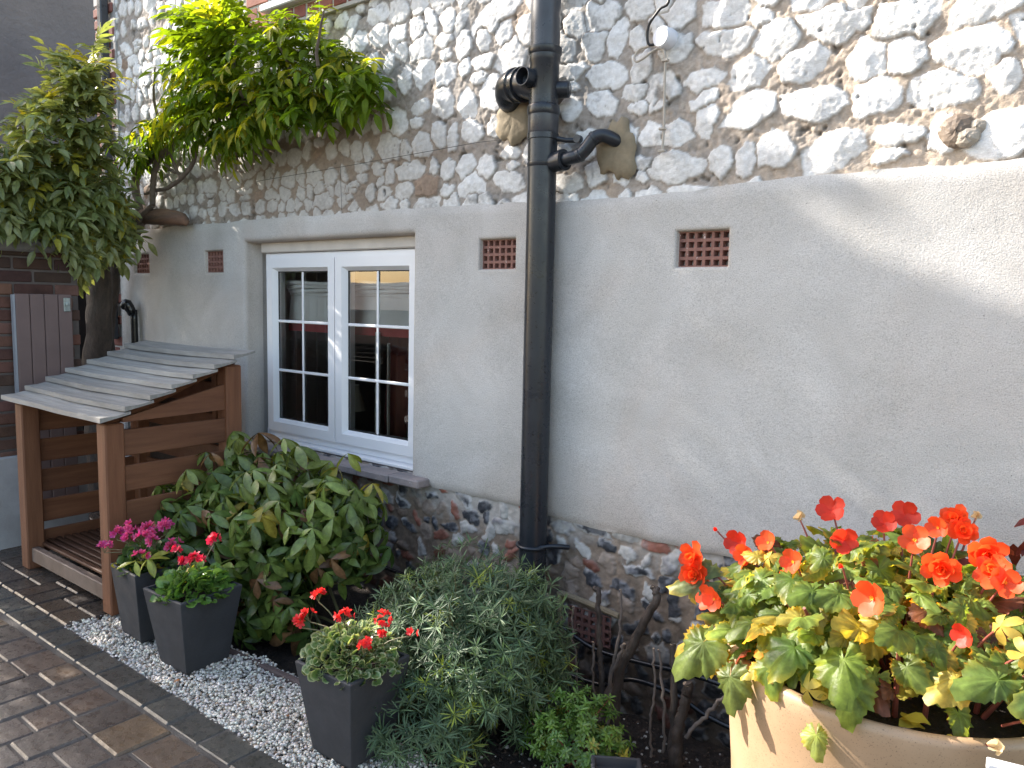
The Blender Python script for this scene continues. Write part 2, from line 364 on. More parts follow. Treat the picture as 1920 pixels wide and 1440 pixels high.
xs = axis([(-6.05, -3.5, .0105, .0075), (-3.5, .7, .0065, .0042), (.7, 1.6, .006, .02)]); zs = axis([(1.93, 3.1, .0055, .0055), (3.1, 4.45, .008, .014)])
X, Z, d1, d2, ID = cells(xs, zs, stones, warp=.017)
nst = len(stones); tint = rs.rand(nst+1); tilt = rs.normal(0, 1, (nst+1, 2))
st_mask = sstep(1.0, .94, d1)*sstep(.07, .15, d2-d1)
fine = fbm(X, Z, 60, 4, 31); med = fbm(X, Z, 16, 4, 41); big = fbm(X, Z, 1.1, 3, 51); lich = fbm(X, Z, 7, 4, 61)
sc_ = np.array([[s_[0], s_[1]] for s_ in stones]+[[0, 0]])
du = X-sc_[ID, 0]; dv = Z-sc_[ID, 1]
ridge = np.abs(fbm(X*1.0+tint[ID]*9, Z*1.3, 34, 3, 71)); fac = np.full(X.shape, 9.0)
for k_ in range(4):
    ga = rs.normal(0, .11, (nst+1, 2)); gb = rs.uniform(0, .012, nst+1); fac = np.minimum(fac, gb[ID]+ga[ID, 0]*du+ga[ID, 1]*dv)
fac = np.clip(fac, -.014, .02)
hgt = st_mask*(.009+.003*np.clip(1-d1, 0, 1)+.7*fac+.0025*med-.0035*ridge+.0012*fine) + .001*fine
hgt = hgt*(1.0) + (1-st_mask)*(.004*med+.0045*fine+.001)
pit = (1-st_mask)*sstep(.35, .7, fbm(X, Z, 23, 3, 81)); hgt -= .012*pit
hole = st_mask*sstep(.70, .82, fbm(X, Z, 30, 2, 91)); hgt -= .010*hole
Y = -.004 - hgt + .012*big
stain = sstep(.25, 1.0, np.exp(-(((X+3.7)/1.3)**2+((Z-2.25)/.33)**2))*1.3+.3*lich)   # brown damp zone under the climber
warm = sstep(-1.9, -.4, X)
mort = mix((.40, .355, .315), (.55, .45, .36), warm); mort = mix(mort, (.30, .285, .27), sstep(.0, .55, lich)*(1-.6*warm)); mort = mix(mort, (.50, .40, .32), sstep(.25, .8, fbm(X, Z, 4, 3, 95)))
mort = mort*(1+.22*fine[..., None]); mort = mix(mort, (.30, .225, .165), stain*.8)
stc = mix((.88, .875, .87), (.77, .76, .745), tint[ID]); stc = mix(stc, (.36, .355, .35), np.clip(sstep(.08, .75, lich*.8+fine*.55)*(1-.8*warm), 0, 1)*.85)
stc = mix(stc, (.44, .40, .36), stain*.75); stc = mix(stc, (.12, .11, .10), hole*(1-.3*warm)); stc = stc*(1+.05*med[..., None])
odd = (np.sin(tint[ID]*971) > .9997) & (st_mask > .3); stc = np.where(odd[..., None], np.array((.33, .24, .18))*(1+.2*fine[..., None]), stc)
col = mix(mort, stc, st_mask); col = mix(col, (.10, .085, .07), pit*.8)
edge = np.exp(-((d1-.97)/.05)**2)*(1-warm*.5); col = mix(col, (.20, .175, .15), edge*.45*sstep(-.3, .5, med))
# brick strip and opening of the upper window
WX0, WX1, WZ = -4.065, -2.95, 3.215
BX0, BX1 = -4.30, -2.72
grid_mesh('stone_wall', xs, zs, Y, M['stone'], np.clip(col, .02, .9), house)
def bricks(g, x0, x1, z0, z1, yf, bw, bh, joint, rng, colf, depth=.03, horiz=True, bev=.004):
    zz = z0; r_ = 0
    while zz < z1-.01:
        hh = min(bh, z1-zz); x = x0 - (bw*.5 if (r_ % 2 and horiz) else 0)
        while x < x1-.01:
            a = max(x, x0); b = min(x+bw, x1)
            if b-a > .02: g.box((a, yf+rng.normal(0, .0015), zz), (b, yf+depth, zz+hh), col=colf(rng), bev=bev)
            x += bw+joint
        zz += bh+joint; r_ += 1
rng = np.random.default_rng(5)
redc = lambda r_: np.array((.33, .115, .085))*r_.uniform(.7, 1.15)*np.array((1, r_.uniform(.85, 1.2), r_.uniform(.85, 1.2)))
bs = G(); bricks(bs, BX0, WX0-.012, 3.118, 4.44, -.034, .215, .066, .011, rng, redc)
bricks(bs, WX0, BX1, 3.118, 3.186, -.036, .104, .07, .012, rng, redc); bricks(bs, WX1+.012, BX1, 3.2, 4.44, -.034, .215, .066, .011, rng, redc)
o = bs.build('brick_surround', [M['brick']], house)
g = G().box((BX0-.012, -.030, 3.09), (WX0-.006, .03, 4.44)).box((WX1+.006, -.030, 3.2), (BX1+.012, .03, 4.44)).box((WX0-.006, -.032, 3.10), (BX1+.012, .03, 3.20))
g.build('brick_mortar', [surf('lime_mortar', (.46, .43, .40), (.38, .36, .33), 12, .9, bump=.5, bscale=120)], house)
uw = G().box((WX0, -.02, 3.24), (WX0+.06, .04, 4.4), bev=.005).box((WX1-.06, -.02, 3.24), (WX1, .04, 4.4), bev=.005).box((WX0+.06, -.02, 3.24), (WX1-.06, .04, 3.31), bev=.005).build('upper_window', [M['upvc']], house)
G().box((WX0-.03, -.085, 3.196), (WX1+.03, .03, 3.238), bev=.006).build('window_sill', [M['upvc']], uw)
G().box((WX0+.06, .02, 3.31), (WX1-.06, .03, 4.4)).build('pane', [M['glass']], uw); G().box((WX0+.05, .032, 3.29), (WX1-.05, .037, 4.4)).build('blind', [M['white_cloth']], uw)
# ---- brick quoin at the left corner of the house
q = G(); zz = .0; k = 0
qc = lambda r_: (np.array((.30, .125, .10))*r_.uniform(.7, 1.1)) if r_.random() > .14 else np.array((.62, .60, .58))
while zz < 4.4:
    wdt = (.30, .215)[k % 2] + rng.uniform(-.02, .02); x1 = -6.30+wdt
    if k % 2: q.box((-6.30, -.030, zz), (-6.30+.105, .3, zz+.068), col=qc(rng), bev=.008); q.box((-6.30+.117, -.030+rng.normal(0, .003), zz), (x1, .02, zz+.068), col=qc(rng), bev=.008)
    else: q.box((-6.30, -.032+rng.normal(0, .003), zz), (x1, .3, zz+.068), col=qc(rng), bev=.008)
    zz += .082; k += 1
q.build('brick_quoin', [M['brick']], house)
g = G().box((-6.294, -.020, 0), (-5.98, .5, 4.42)); g.box((-6.294, .3, 0), (-6.1, 5.5, 4.42)); g.build('side_wall', [surf('side_mortar', (.45, .43, .41), (.33, .32, .31), 12, .9, bump=.6, bscale=60)], house)
# ---- render band with holes for the window and the air bricks
AB = [(-1.397-.002, 1.699), (-2.419, 1.699), (-4.816, 1.699), (-5.78, 1.699)]      # left x, bottom z ; about .213 x .14
AW, AH = .213, .140
holes = [(-4.355, -2.872, .52, 1.885, .115, .035)] + [(a, a+AW, b, b+AH, .030, .014) for a, b in AB]
def ladder(lo, hi, step, marks):
    v = list(np.arange(lo, hi, step)); 
    for m_, rad in marks: v = [a for a in v if not (m_-rad*1.2 < a < m_+rad*1.2)] + [m_-.004*np.sign(rad), m_]+[m_+rad*t for t in (-1, -.6, -.3, -.12, .12, .3, .6, 1)]
    return np.array(sorted(set(np.round(v, 5))))
def hole_axis(lo, hi, step, ax):
    keep = []; v = list(np.arange(lo, hi, step))+[hi]
    pts = []
    for h in holes:
        rad = h[5]
        for s_, m_ in ((-1, h[ax]), (1, h[ax+1])):
            pts += [m_+s_*rad*t for t in (0, .1, .25, .45, .7, 1)]+[m_-s_*.003, m_-s_*.006]
    pts = np.array(pts); v = [a for a in v if np.abs(pts-a).min() > .006]
    return np.unique(np.round(np.concatenate([v, pts]), 5))
xs = hole_axis(-6.0, 1.6, .022, 0); zs = np.unique(np.concatenate([hole_axis(.50, 2.06, .022, 2)]))
X, Z = np.meshgrid(xs, zs, indexing='ij')
top = 2.012+.016*fbm(X, X*0, 1.3, 3, 5)+.008*fbm(X, X*0, 9, 3, 6)+.05*np.exp(-((X+2.6)/.5)**2)*0 - .02*np.exp(-((X+1.7)/.5)**2)
bot = np.where(X > -2.1, .575, .590)+.012*fbm(X, X*0, 2.2, 3, 7)+.006*fbm(X, X*0, 13, 2, 8); bot = np.where((X > -4.44) & (X < -2.74), .60, bot)
dz = .022
Zs = np.where((Z > top) & (Z < top+dz*1.6), top, Z); Zs = np.where((Zs < bot) & (Zs > bot-dz*1.6), bot, Zs)
# clamp anything outside to the edge so that no cell sticks out
Zs = np.clip(Zs, bot, top)
yy = -.034 - .006*fbm(X, Z, .9, 3, 15) - .003*fbm(X, Z, 4, 3, 16)
yy -= .010*np.exp(-((X+1.93)/.05)**2)*0
yy += .012*sstep(.03, .0, top-Zs)+.010*sstep(.02, 0, Zs-bot)
inside = np.zeros(X.shape, bool); shade = np.zeros(X.shape)
for (a, b, c, d, dep, rad) in holes:
    dx = np.maximum(a-X, X-b); dzz = np.maximum(c-Z, Z-d); sd = np.where((dx > 0) & (dzz > 0), np.hypot(dx, dzz), np.maximum(dx, dzz))
    t = np.clip(1-sd/rad, 0, 1); yy += np.where(sd >= -1e-5, rad*.8*(1-np.sqrt(np.clip(1-t*t, 0, 1))), 0)
    yy = np.where(sd < -.002, -.034+dep+rad*.2, yy); inside |= sd < -.0045
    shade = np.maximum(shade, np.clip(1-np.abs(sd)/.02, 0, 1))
keep = ~(inside[:-1, :-1] & inside[1:, 1:] & inside[1:, :-1] & inside[:-1, 1:])
area = (Zs[:-1, 1:]-Zs[:-1, :-1] > 1e-5) | (Zs[1:, 1:]-Zs[1:, :-1] > 1e-5); keep &= area
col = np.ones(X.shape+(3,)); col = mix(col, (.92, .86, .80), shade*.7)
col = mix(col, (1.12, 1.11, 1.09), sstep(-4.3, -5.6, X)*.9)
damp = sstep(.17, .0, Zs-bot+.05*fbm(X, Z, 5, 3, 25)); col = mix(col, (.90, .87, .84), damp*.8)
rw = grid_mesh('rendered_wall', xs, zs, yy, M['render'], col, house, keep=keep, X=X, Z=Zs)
# edge skirts so that the coat has thickness
for nm, ed, sgn in (('t', top[:, 0], 1), ('b', bot[:, 0], -1)):
    pass
g = G(); n_ = len(xs)
for ed, s_ in ((top[:, 0], 1), (bot[:, 0], -1)):
    A = np.c_[xs, np.full(n_, -.022-.0*xs), ed-s_*.001]; B = np.c_[xs, np.full(n_, .02), ed+s_*.004]
    i = np.arange(n_-1); g.add(np.vstack([A, B]), [np.c_[i, i+1, i+1+n_, i+n_]])
g.build('render_edge', [M['render']], house)
# inner masonry core behind everything except the window opening
g = G(); OX0, OX1, OZ0, OZ1 = -4.36, -2.868, .60, 1.89
g.box((-5.99, .02, -.4), (OX0, .30, 4.4)).box((OX1, .02, -.4), (1.6, .30, 4.4)).box((OX0, .02, -.4), (OX1, .30, OZ0)).box((OX0, .02, OZ1), (OX1, .30, 4.4))
g.build('wall_core', [M['render']], house)
# ---- flint base
stones = []; z = -.5; row = 0
while z < .66:
    h = rs.uniform(.06, .10); x = -6.0+rs.uniform(0, .1)
    while x < 1.6:
        wdt = rs.uniform(.035, .16); stones.append((x+wdt/2, z+h/2+rs.uniform(-.022, .022), wdt/2*1.10, h/2*rs.uniform(.6, 1.3), rs.normal(0, .6), rs.uniform(1.8, 2.6), rs.uniform(0, 6.28)))
        x += wdt+rs.uniform(.004, .03)
    z += h+rs.uniform(.003, .014); row += 1
xs = axis([(-5.99, -3.2, .02, .010), (-3.2, .2, .0062, .0042), (.2, 1.6, .01, .03)]); zs = axis([(-.45, .64, .0052, .0052)])
kinds = rs.choice([0, 0, 0, 0, 0, 1, 1, 2, 2, 3, 3], len(stones)+1)     # 0 dark flint, 1 brick piece, 2 white cortex, 3 brown stone
X, Z, d1, d2, ID = cells(xs, zs, stones, warp=.022, seed=103)
tint = rs.rand(len(stones)+1); K = kinds[ID]
msk = sstep(1.02, .90, d1+.28*fbm(X, Z, 26, 3, 181))*sstep(.03, .16, d2-d1); fine = fbm(X, Z, 70, 4, 131); med = fbm(X, Z, 22, 4, 141); lo_ = fbm(X, Z, 3, 3, 151)
Y = -.008-(msk*(.003+.009*np.sqrt(np.clip(1-d1, 0, 1))+.005*med)+.005*med+.002*fine+.006*lo_)
cort = sstep(.55, .85, d1+.35*med)
flint = mix((.045, .048, .058), (.20, .205, .225), sstep(-.1, .55, fbm(X, Z, 34, 3, 191)+fine*.3)); flint = mix(flint, (.52, .51, .50), cort*sstep(-.1, .5, fbm(X, Z, 9, 3, 161)+tint[ID]*.6-.3))
brk = np.array((.29, .115, .08))*(1+.2*fine[..., None])*(.6+.6*tint[ID][..., None]); wht = mix((.50, .48, .45), (.25, .24, .25), sstep(.0, .6, med)); brn = mix((.23, .17, .13), (.36, .29, .24), tint[ID]); brn = brn*(1+.25*med[..., None])
stc = np.where((K == 0)[..., None], flint, np.where((K == 1)[..., None], brk, np.where((K == 2)[..., None], wht, brn)))
mort = mix((.27, .205, .155), (.17, .13, .10), sstep(-.3, .6, med)); mort = mort*(1+.2*fine[..., None])
lime = sstep(.44, .62, Z+.10*lo_+.09*med)*.8; mort = mix(mort, (.58, .56, .53), lime*.8)
col = mix(mort, stc, msk); col = mix(col, (.60, .58, .56), lime*sstep(.15, .6, fbm(X, Z, 12, 4, 171))*.8)
low_dark = sstep(.38, -.05, Z+.08*lo_); col = mix(col, col*.34, low_dark)  # stones and mortar get darker towards the foot
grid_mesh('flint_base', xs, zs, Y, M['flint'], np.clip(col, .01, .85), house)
g = G(); qf = np.random.default_rng(8)
for c, r_ in (((-.455, -.012, 2.120), (.050, .022, .052)), ((-.425, -.018, 2.095), (.040, .02, .03)), ((-.40, -.010, 2.125), (.03, .015, .025))):
    th_, ph_ = np.meshgrid(np.linspace(0, 2*np.pi, 17)[:-1], np.linspace(0, np.pi, 10), indexing='ij'); k_ = 1+.22*fbm(th_*1.3, ph_*2, 1.1, 3, 3)
    Vb = np.stack([r_[0]*k_*np.sin(ph_)*np.cos(th_), r_[1]*k_*np.cos(ph_), r_[2]*k_*np.sin(ph_)*np.sin(th_)], -1).reshape(-1, 3)+np.array(c)
    g.add(Vb, [[[i*10+j, ((i+1) % 16)*10+j, ((i+1) % 16)*10+j+1, i*10+j+1] for i in range(16) for j in range(9)]], col=(.20, .15, .11) if c[0] < -.45 else (.42, .36, .29))
g.build('broken_flint', [M['flint']], house)
# ---- air bricks: 6 x 4 tapering square holes
def air_brick(x0, z0, yf, w_=AW, h_=AH, nx=6, nz=4):
    g = G(); px, pz = w_/nx, h_/nz
    for i in range(nx):
        for j in range(nz):
            a, b, c, d = x0+i*px, x0+(i+1)*px, z0+j*pz, z0+(j+1)*pz; m_ = px*.17; e = px*.30; dp = .034
            o_ = [(a, yf, c), (b, yf, c), (b, yf, d), (a, yf, d)]; f_ = [(a+m_, yf, c+m_), (b-m_, yf, c+m_), (b-m_, yf, d-m_), (a+m_, yf, d-m_)]
            k_ = [(a+e, yf+dp, c+e), (b-e, yf+dp, c+e), (b-e, yf+dp, d-e), (a+e, yf+dp, d-e)]
            Q = [[q_, (q_+1) % 4, 4+(q_+1) % 4, 4+q_] for q_ in range(4)]+[[4+q_, 4+(q_+1) % 4, 8+(q_+1) % 4, 8+q_] for q_ in range(4)]
            g.add(o_+f_+k_, [Q]); g.add(k_, [[[0, 1, 2, 3]]], mi=1)
    return g.build('air_brick', [M['terracotta'], M['dark']], house)
for a, b in AB: air_brick(a, b, -.012)
o = air_brick(-1.86, .045, -.028, .225, .145); o.data.materials[0] = surf('damp_terracotta', (.14, .065, .055), (.09, .045, .04), 40, .7, bump=.5, bscale=200)
G().tube([(-1.90, -.02, .03), (-1.91, -.025, .20), (-1.88, -.025, .23), (-1.60, -.025, .205)], .014, 8, smoothn=4).build('air_brick_mortar', [M['mortar_patch']], house)
# ---- lower window
WL, WR, WB, WT, WY = -4.273, -2.881, .660, 1.818, .062
win = G()
for a in ((WL, WY, WB+.05, WL+.042, WT), (WR-.042, WY, WB+.05, WR, WT)): win.box((a[0], a[1], a[2]), (a[3], a[1]+.07, a[4]), bev=.004)
win.box((WL+.042, WY, WT-.042), (WR-.042, WY+.07, WT), bev=.004).box((WL, WY-.004, WB), (WR, WY+.07, WB+.05), bev=.004)
MX = (WL+WR)/2
win.box((MX-.012, WY+.002, WB+.05), (MX+.012, WY+.07, WT-.042), bev=.003)
window = win.build('window', [M['upvc']], house)
G().box((WL-.01, WY-.055, WB-.022), (WR+.01, WY+.05, WB-.001), bev=.005).build('sill_trim', [M['upvc']], window)
G().box((WL-.02, WY-.022, WT+.003), (WR+.03, WY+.05, WT+.066), bev=.006).build('head_board', [surf('cream_paint', (.66, .60, .54), None, 6, .6)], window)
def sash(x0, x1, z0, z1):
    g = G(); f = .078; d0 = WY-.022
    def mitre(a, b, c, d, fw, y0, y1, y2):
        # outer rect a,b,c,d ; sloping bead towards the glass
        O = [(a, y0, c), (b, y0, c), (b, y0, d), (a, y0, d)]; I = [(a+fw*.72, y0, c+fw*.72), (b-fw*.72, y0, c+fw*.72), (b-fw*.72, y0, d-fw*.72), (a+fw*.72, y0, d-fw*.72)]
        J = [(a+fw, y1, c+fw), (b-fw, y1, c+fw), (b-fw, y1, d-fw), (a+fw, y1, d-fw)]; Kk = [(p_[0], y2, p_[2]) for p_ in J]; B = [(p_[0], y2, p_[2]) for p_ in O]
        Q = []
        for q_ in range(4):
            r_ = (q_+1) % 4; Q += [[q_, r_, 4+r_, 4+q_], [4+q_, 4+r_, 8+r_, 8+q_], [8+q_, 8+r_, 12+r_, 12+q_], [16+q_, 16+r_, r_, q_]]
        g.add(O+I+J+Kk+B, [Q])
    mitre(x0, x1, z0, z1, f, d0, d0+.030, WY+.06)
    s_ = g.build('sash', [M['upvc']], window)
    a, b, c, d = x0+f, x1-f, z0+f, z1-f
    gy = d0+.034
    sg = G()
    for p_, q_ in (((a, gy-.002, c), (a+.006, gy+.004, d)), ((b-.006, gy-.002, c), (b, gy+.004, d)), ((a, gy-.002, c), (b, gy+.004, c+.006)), ((a, gy-.002, d-.006), (b, gy+.004, d))): sg.box(p_, q_)
    sg.build('seal', [M['seal']], window)
    mkobj('pane', [(a, gy, c), (b, gy, c), (b, gy, d), (a, gy, d)], [[[0, 1, 2, 3]]], M['glass'], window)
    w_ = .017; mx_ = (a+b)/2
    G().box((mx_-w_/2, gy-.009, c+.004), (mx_+w_/2, gy-.001, d-.004), bev=.004).build('glazing_bar', [M['upvc']], window)
    for t in (1/3, 2/3):
        zc = c+(d-c)*t
        G().box((a+.004, gy-.0095, zc-w_/2), (b-.004, gy-.0015, zc+w_/2), bev=.004).build('glazing_bar', [M['upvc']], window)
sash(WL+.036, MX-.004, WB+.045, WT-.034); sash(MX+.004, WR-.030, WB+.045, WT-.034)
G().box((-3.355, .15, .68), (-3.333, .175, 1.36), bev=.003).box((-3.255, .15, .68), (-3.245, .17, 1.30), bev=.003).build('inner_casement', [M['roomwhite']], window)
# stone sill of several slabs
g = G(); cuts = [-4.44, -4.16, -3.86, -3.52, -3.20, -2.955, -2.735]
for a, b in zip(cuts[:-1], cuts[1:]):
    dz_ = rng.uniform(-.003, .003); g.box((a+.002, -.118+rng.uniform(-.006, .006), .586+dz_), (b-.002, .075, .630+dz_), bev=.007)
g.build('stone_sill', [M['sill']], house)
# room behind the window
room = G().box((-4.9, 2.4, .2), (-2.2, 2.45, 2.5)).box((-4.9, .3, .2), (-2.2, 2.4, .25)).box((-4.9, .3, 2.4), (-2.2, 2.4, 2.45)).box((-4.95, .3, .2), (-4.9, 2.45, 2.45)).box((-2.2, .3, .2), (-2.15, 2.45, 2.45))
room.build('room', [M['room']], house)
g = G().box((OX0-.02, .145, .585), (OX0+.055, .80, 1.9)).box((OX1-.05, .145, .6), (OX1+.02, .5, 1.9)).box((OX0, .14, .60), (OX1, .5, .655))
for k in range(7): g.box((OX0+.055, .22+k*.085, .655), (OX0+.064, .24+k*.085, 1.88))
g.build('window_reveal', [M['roomwhite']], house)
bl = thing('roman_blind', (-3.57, .2, 1.4), 'raised white roman blind with a red bottom band behind the window glass', 'blind')
g = G(); xs_ = np.linspace(-4.22, -2.93, 40)
for k in range(4):
    z0 = 1.60-.018*k+.0; g.tube([(x, .215-.012*k, 1.575+.022*k-.010*math.sin((x+3.57)*5+k)**2) for x in xs_], .014, 8)
A = np.array([(x, .205+.006*math.sin(x*19), 1.56) for x in xs_]); B = np.array([(x, .195+.008*math.sin(x*17), 1.385) for x in xs_]); i = np.arange(39)
g.add(np.vstack([A, B]), [np.c_[i, i+1, i+41, i+40]]); g.build('folds', [M['white_cloth']], bl, smooth=True)
G().box((-4.22, .19, 1.335), (-2.93, .20, 1.385)).build('band', [M['red_cloth']], bl)
o = G().tube([(-3.25, .8, .4), (-3.25, .82, 1.28)], .018, 10).build('broom_handle', [M['red_cloth']]); tag(o, 'red pole standing inside the room behind the right sash', 'pole')
o = G().box((-3.15, 1.3, .9), (-2.4, 1.34, 1.5), bev=.02).build('blue_cushion', [M['navy']]); tag(o, 'dark blue cloth hanging in the room behind the right sash', 'cloth')
cu = G(); xs_ = np.linspace(-3.72, -3.5, 14)
A = np.array([(x, .62+.02*math.sin(x*70), 1.5) for x in xs_]); B = np.array([(x-.08, .62+.03*math.sin(x*60), .5) for x in xs_]); i = np.arange(13)
o = cu.add(np.vstack([A, B]), [np.c_[i, i+1, i+15, i+14]]).build('curtain', [surf('dark_red_cloth', (.16, .022, .024), (.11, .016, .018), 10, .8)], smooth=True); tag(o, 'narrow dark red curtain hanging inside at the middle of the window', 'curtain')
o = G().lathe((-4.03, .55, .80), [(.10, 0), (.055, .16), (.05, .17)], 20).build('lamp_shade', [surf('cream_shade', (.6, .54, .42), None, 5, .8)]); tag(o, 'small cream lamp shade seen low behind the left sash', 'lamp')
o = G().box((-3.42, .55, .5), (-3.38, .6, 1.32)).box((-3.36, .55, .5), (-3.1, .57, .56)).box((-3.42, .56, 1.0), (-3.2, .58, 1.3)).build('chair_frame', [M['roomwhite']]); tag(o, 'white painted chair back seen behind the right sash', 'chair')
# timber and stone stub projecting at the left
g = G(); g.tube([(-5.62, -.11, 2.07), (-5.5, -.12, 2.085), (-5.2, -.12, 2.075), (-4.98, -.115, 2.055), (-4.92, -.09, 2.02)], [.035, .052, .056, .046, .02], 12, smoothn=5, jit=.003)
g.build('timber_lintel', [M['log']], house, smooth=True)
# ================================================================ PIPES
sp = thing('soil_pipe', (-2.018, -.1, 0), 'tall black plastic soil pipe with a side branch running down the middle of the wall', 'pipe')
px_, py_ = -2.016, -.1; r0 = .063
G().lathe((px_, py_, 2.60), [(r0, 0), (r0, 1.85)], 40).build('upper_pipe', [M['pipe_grey']], sp, angle=30)
g = G().lathe((px_, py_, 0), [(r0*.96, 2.612), (r0*1.13, 2.624), (r0*1.16, 2.622), (r0*1.16, 2.600), (r0*1.10, 2.594), (r0*1.07, 2.592), (r0*1.07, 2.565), (r0*1.0, 2.557), (r0*1.0, 2.39), (r0*1.09, 2.385), (r0*1.12, 2.378), (r0*1.12, 2.352), (r0*1.07, 2.345)], 40)
el = Vector((-.80, .58, .02)).normalized()
b0 = np.array((px_-.015, py_, 2.455))
g.tube([b0, b0+np.array((-.07, .0, .035)), b0+np.array((-.125, .01, .045))], [.055, .063, .063], 28, smoothn=4)
g.build('branch_fitting', [M['pipe']], sp, angle=40)
e0 = b0+np.array((-.10, .008, .04))
g = G().lathe(e0, [(.063, 0), (.075, .002), (.075, .014), (.069, .018), (.069, .045), (.076, .049), (.076, .062), (.068, .066)], 32, axis=(-.93, .30, .12))
e1 = e0+np.array((-.93, .30, .12))*.055
g.tube([e1, e1+np.array((-.05, .02, .0)), e1+np.array((-.075, .055, -.03)), e1+np.array((-.07, .12, -.045))], [.068, .070, .070, .064], 28, smoothn=5)
g.build('elbow', [M['pipe']], sp, angle=40)
bo = np.array((px_-.032, py_-.035, 2.492))
G().lathe(bo, [(.040, -.02), (.040, .068), (.038, .070), (.0355, .070), (.0345, .066), (.0345, .0), (.0, .0)], 32, axis=(-.12, -1, .02)).build('open_boss', [M['pipe']], sp, angle=40)
G().lathe((px_+.04, py_+.03, 2.455), [(.036, 0), (.036, .055), (.030, .062), (0, .062)], 28, axis=(.9, .42, 0)).build('capped_boss', [M['pipe']], sp, angle=40)
G().lathe((px_, py_, 0), [(r0*1.05, 2.352), (r0*1.05, 2.275), (r0*1.0, 2.268)], 40).build('sleeve', [M['pipe_grey']], sp, angle=40)
g = G().lathe((px_, py_, 0), [(r0*1.02, 2.27), (r0*1.09, 2.268), (r0*1.09, 2.245), (r0*1.02, 2.243)], 40)
g.tube([(px_+.05, py_+.01, 2.25), (px_+.10, py_+.035, 2.238), (px_+.15, py_+.06, 2.238)], [.012, .011, .012], 10); g.lathe((px_+.152, py_+.045, 2.240), [(0, -.012), (.017, -.012), (.017, .012), (0, .012)], 16, axis=(0, -1, 0))
g.build('pipe_bracket', [M['pipe']], sp, angle=40)
g = G().lathe((px_, py_, 0), [(r0*1.01, 2.245), (r0*1.01, 2.148), (r0*1.05, 2.146), (r0*1.05, 2.132), (r0, 2.128)], 40)
t0 = np.array((px_+.045, py_+.005, 2.142)); td = np.array((.95, -.12, .10)); td /= np.linalg.norm(td)
g.tube([t0, t0+td*.055], [.042, .040], 24); g.lathe(t0+td*.05, [(.040, 0), (.045, .002), (.045, .026), (.031, .028)], 24, axis=td)
g.build('tee_fitting', [M['pipe']], sp, angle=40)
w0 = t0+td*.06
g = G().tube([w0, w0+np.array((.045, -.003, .006)), w0+np.array((.085, .005, .015)), w0+np.array((.115, .015, .045)), w0+np.array((.140, .025, .080)), w0+np.array((.175, .045, .092)), w0+np.array((.215, .075, .072)), w0+np.array((.23, .14, .055))], .0275, 20, smoothn=5)
for k, ax in ((np.array((.085, .005, .015)), (1, .1, .5)), (np.array((.140, .025, .080)), (.7, .3, .6))):
    g.lathe(w0+k-np.array(ax)*.006, [(.028, 0), (.0305, .002), (.0305, .014), (.028, .016)], 20, axis=ax)
g.build('waste_pipe', [M['pipe']], sp, angle=40)
G().lathe((px_, py_, 0), [(r0, 2.135), (r0*.995, 1.0), (r0*.985, -.15)], 40).build('lower_pipe', [M['pipe']], sp, angle=40)
g = G(); a = np.linspace(0, 2*np.pi, 25); g.tube([(px_+r0*1.1*math.cos(t), py_+r0*1.1*math.sin(t), .452) for t in a], .0085, 8, cap=False)
g.tube([(px_+.05, py_-.03, .452), (px_+.085, py_+.0, .462), (px_+.12, py_+.03, .462), (px_+.15, py_+.07, .455)], [.011, .010, .012, .012], 8, smoothn=3); g.build('lower_clamp', [M['pipe']], sp, angle=50)
def patch(name, c, rx, rz, seed):
    rg = np.random.default_rng(seed); a = np.linspace(0, 2*np.pi, 40, endpoint=False); rr = 1+.14*np.sin(2*a+seed)+.13*np.sin(3*a+seed*2)+.08*np.sin(7*a)+.05*np.sin(13*a+seed)
    V = []; prof = [(1, .0), (.93, -.010), (.7, -.016), (.35, -.018)]
    for f, y in prof: V += [(c[0]+rx*rr[i]*f*math.cos(a[i]), c[1]+y+rg.normal(0, .0012), c[2]+rz*rr[i]*f*math.sin(a[i])) for i in range(40)]
    V.append((c[0], c[1]-.018, c[2])); F = []
    for k in range(3): F += [[k*40+i, k*40+(i+1) % 40, k*40+40+(i+1) % 40, k*40+40+i] for i in range(40)]
    return G().add(V, [F, [[120+i, 120+(i+1) % 40, 160] for i in range(40)]]).build(name, [M['mortar_patch']], house, smooth=True)
patch('cement_patch', (-1.695, -.014, 2.185), .085, .135, 2); patch('cement_patch', (-2.24, -.014, 2.40), .11, .13, 5)
# thin rain pipe at the house corner
rp = thing('rain_pipe', (-6.06, -.07, 0), 'thin dark grey rainwater pipe beside the brick corner of the house', 'pipe')
G().box((-6.095, -.10, 1.2), (-6.035, -.04, 4.4), bev=.008).build('pipe_body', [M['pipe_grey']], rp)
G().box((-6.11, -.105, 3.05), (-6.02, -.03, 3.10), bev=.004).build('pipe_bracket', [M['pipe_grey']], rp)
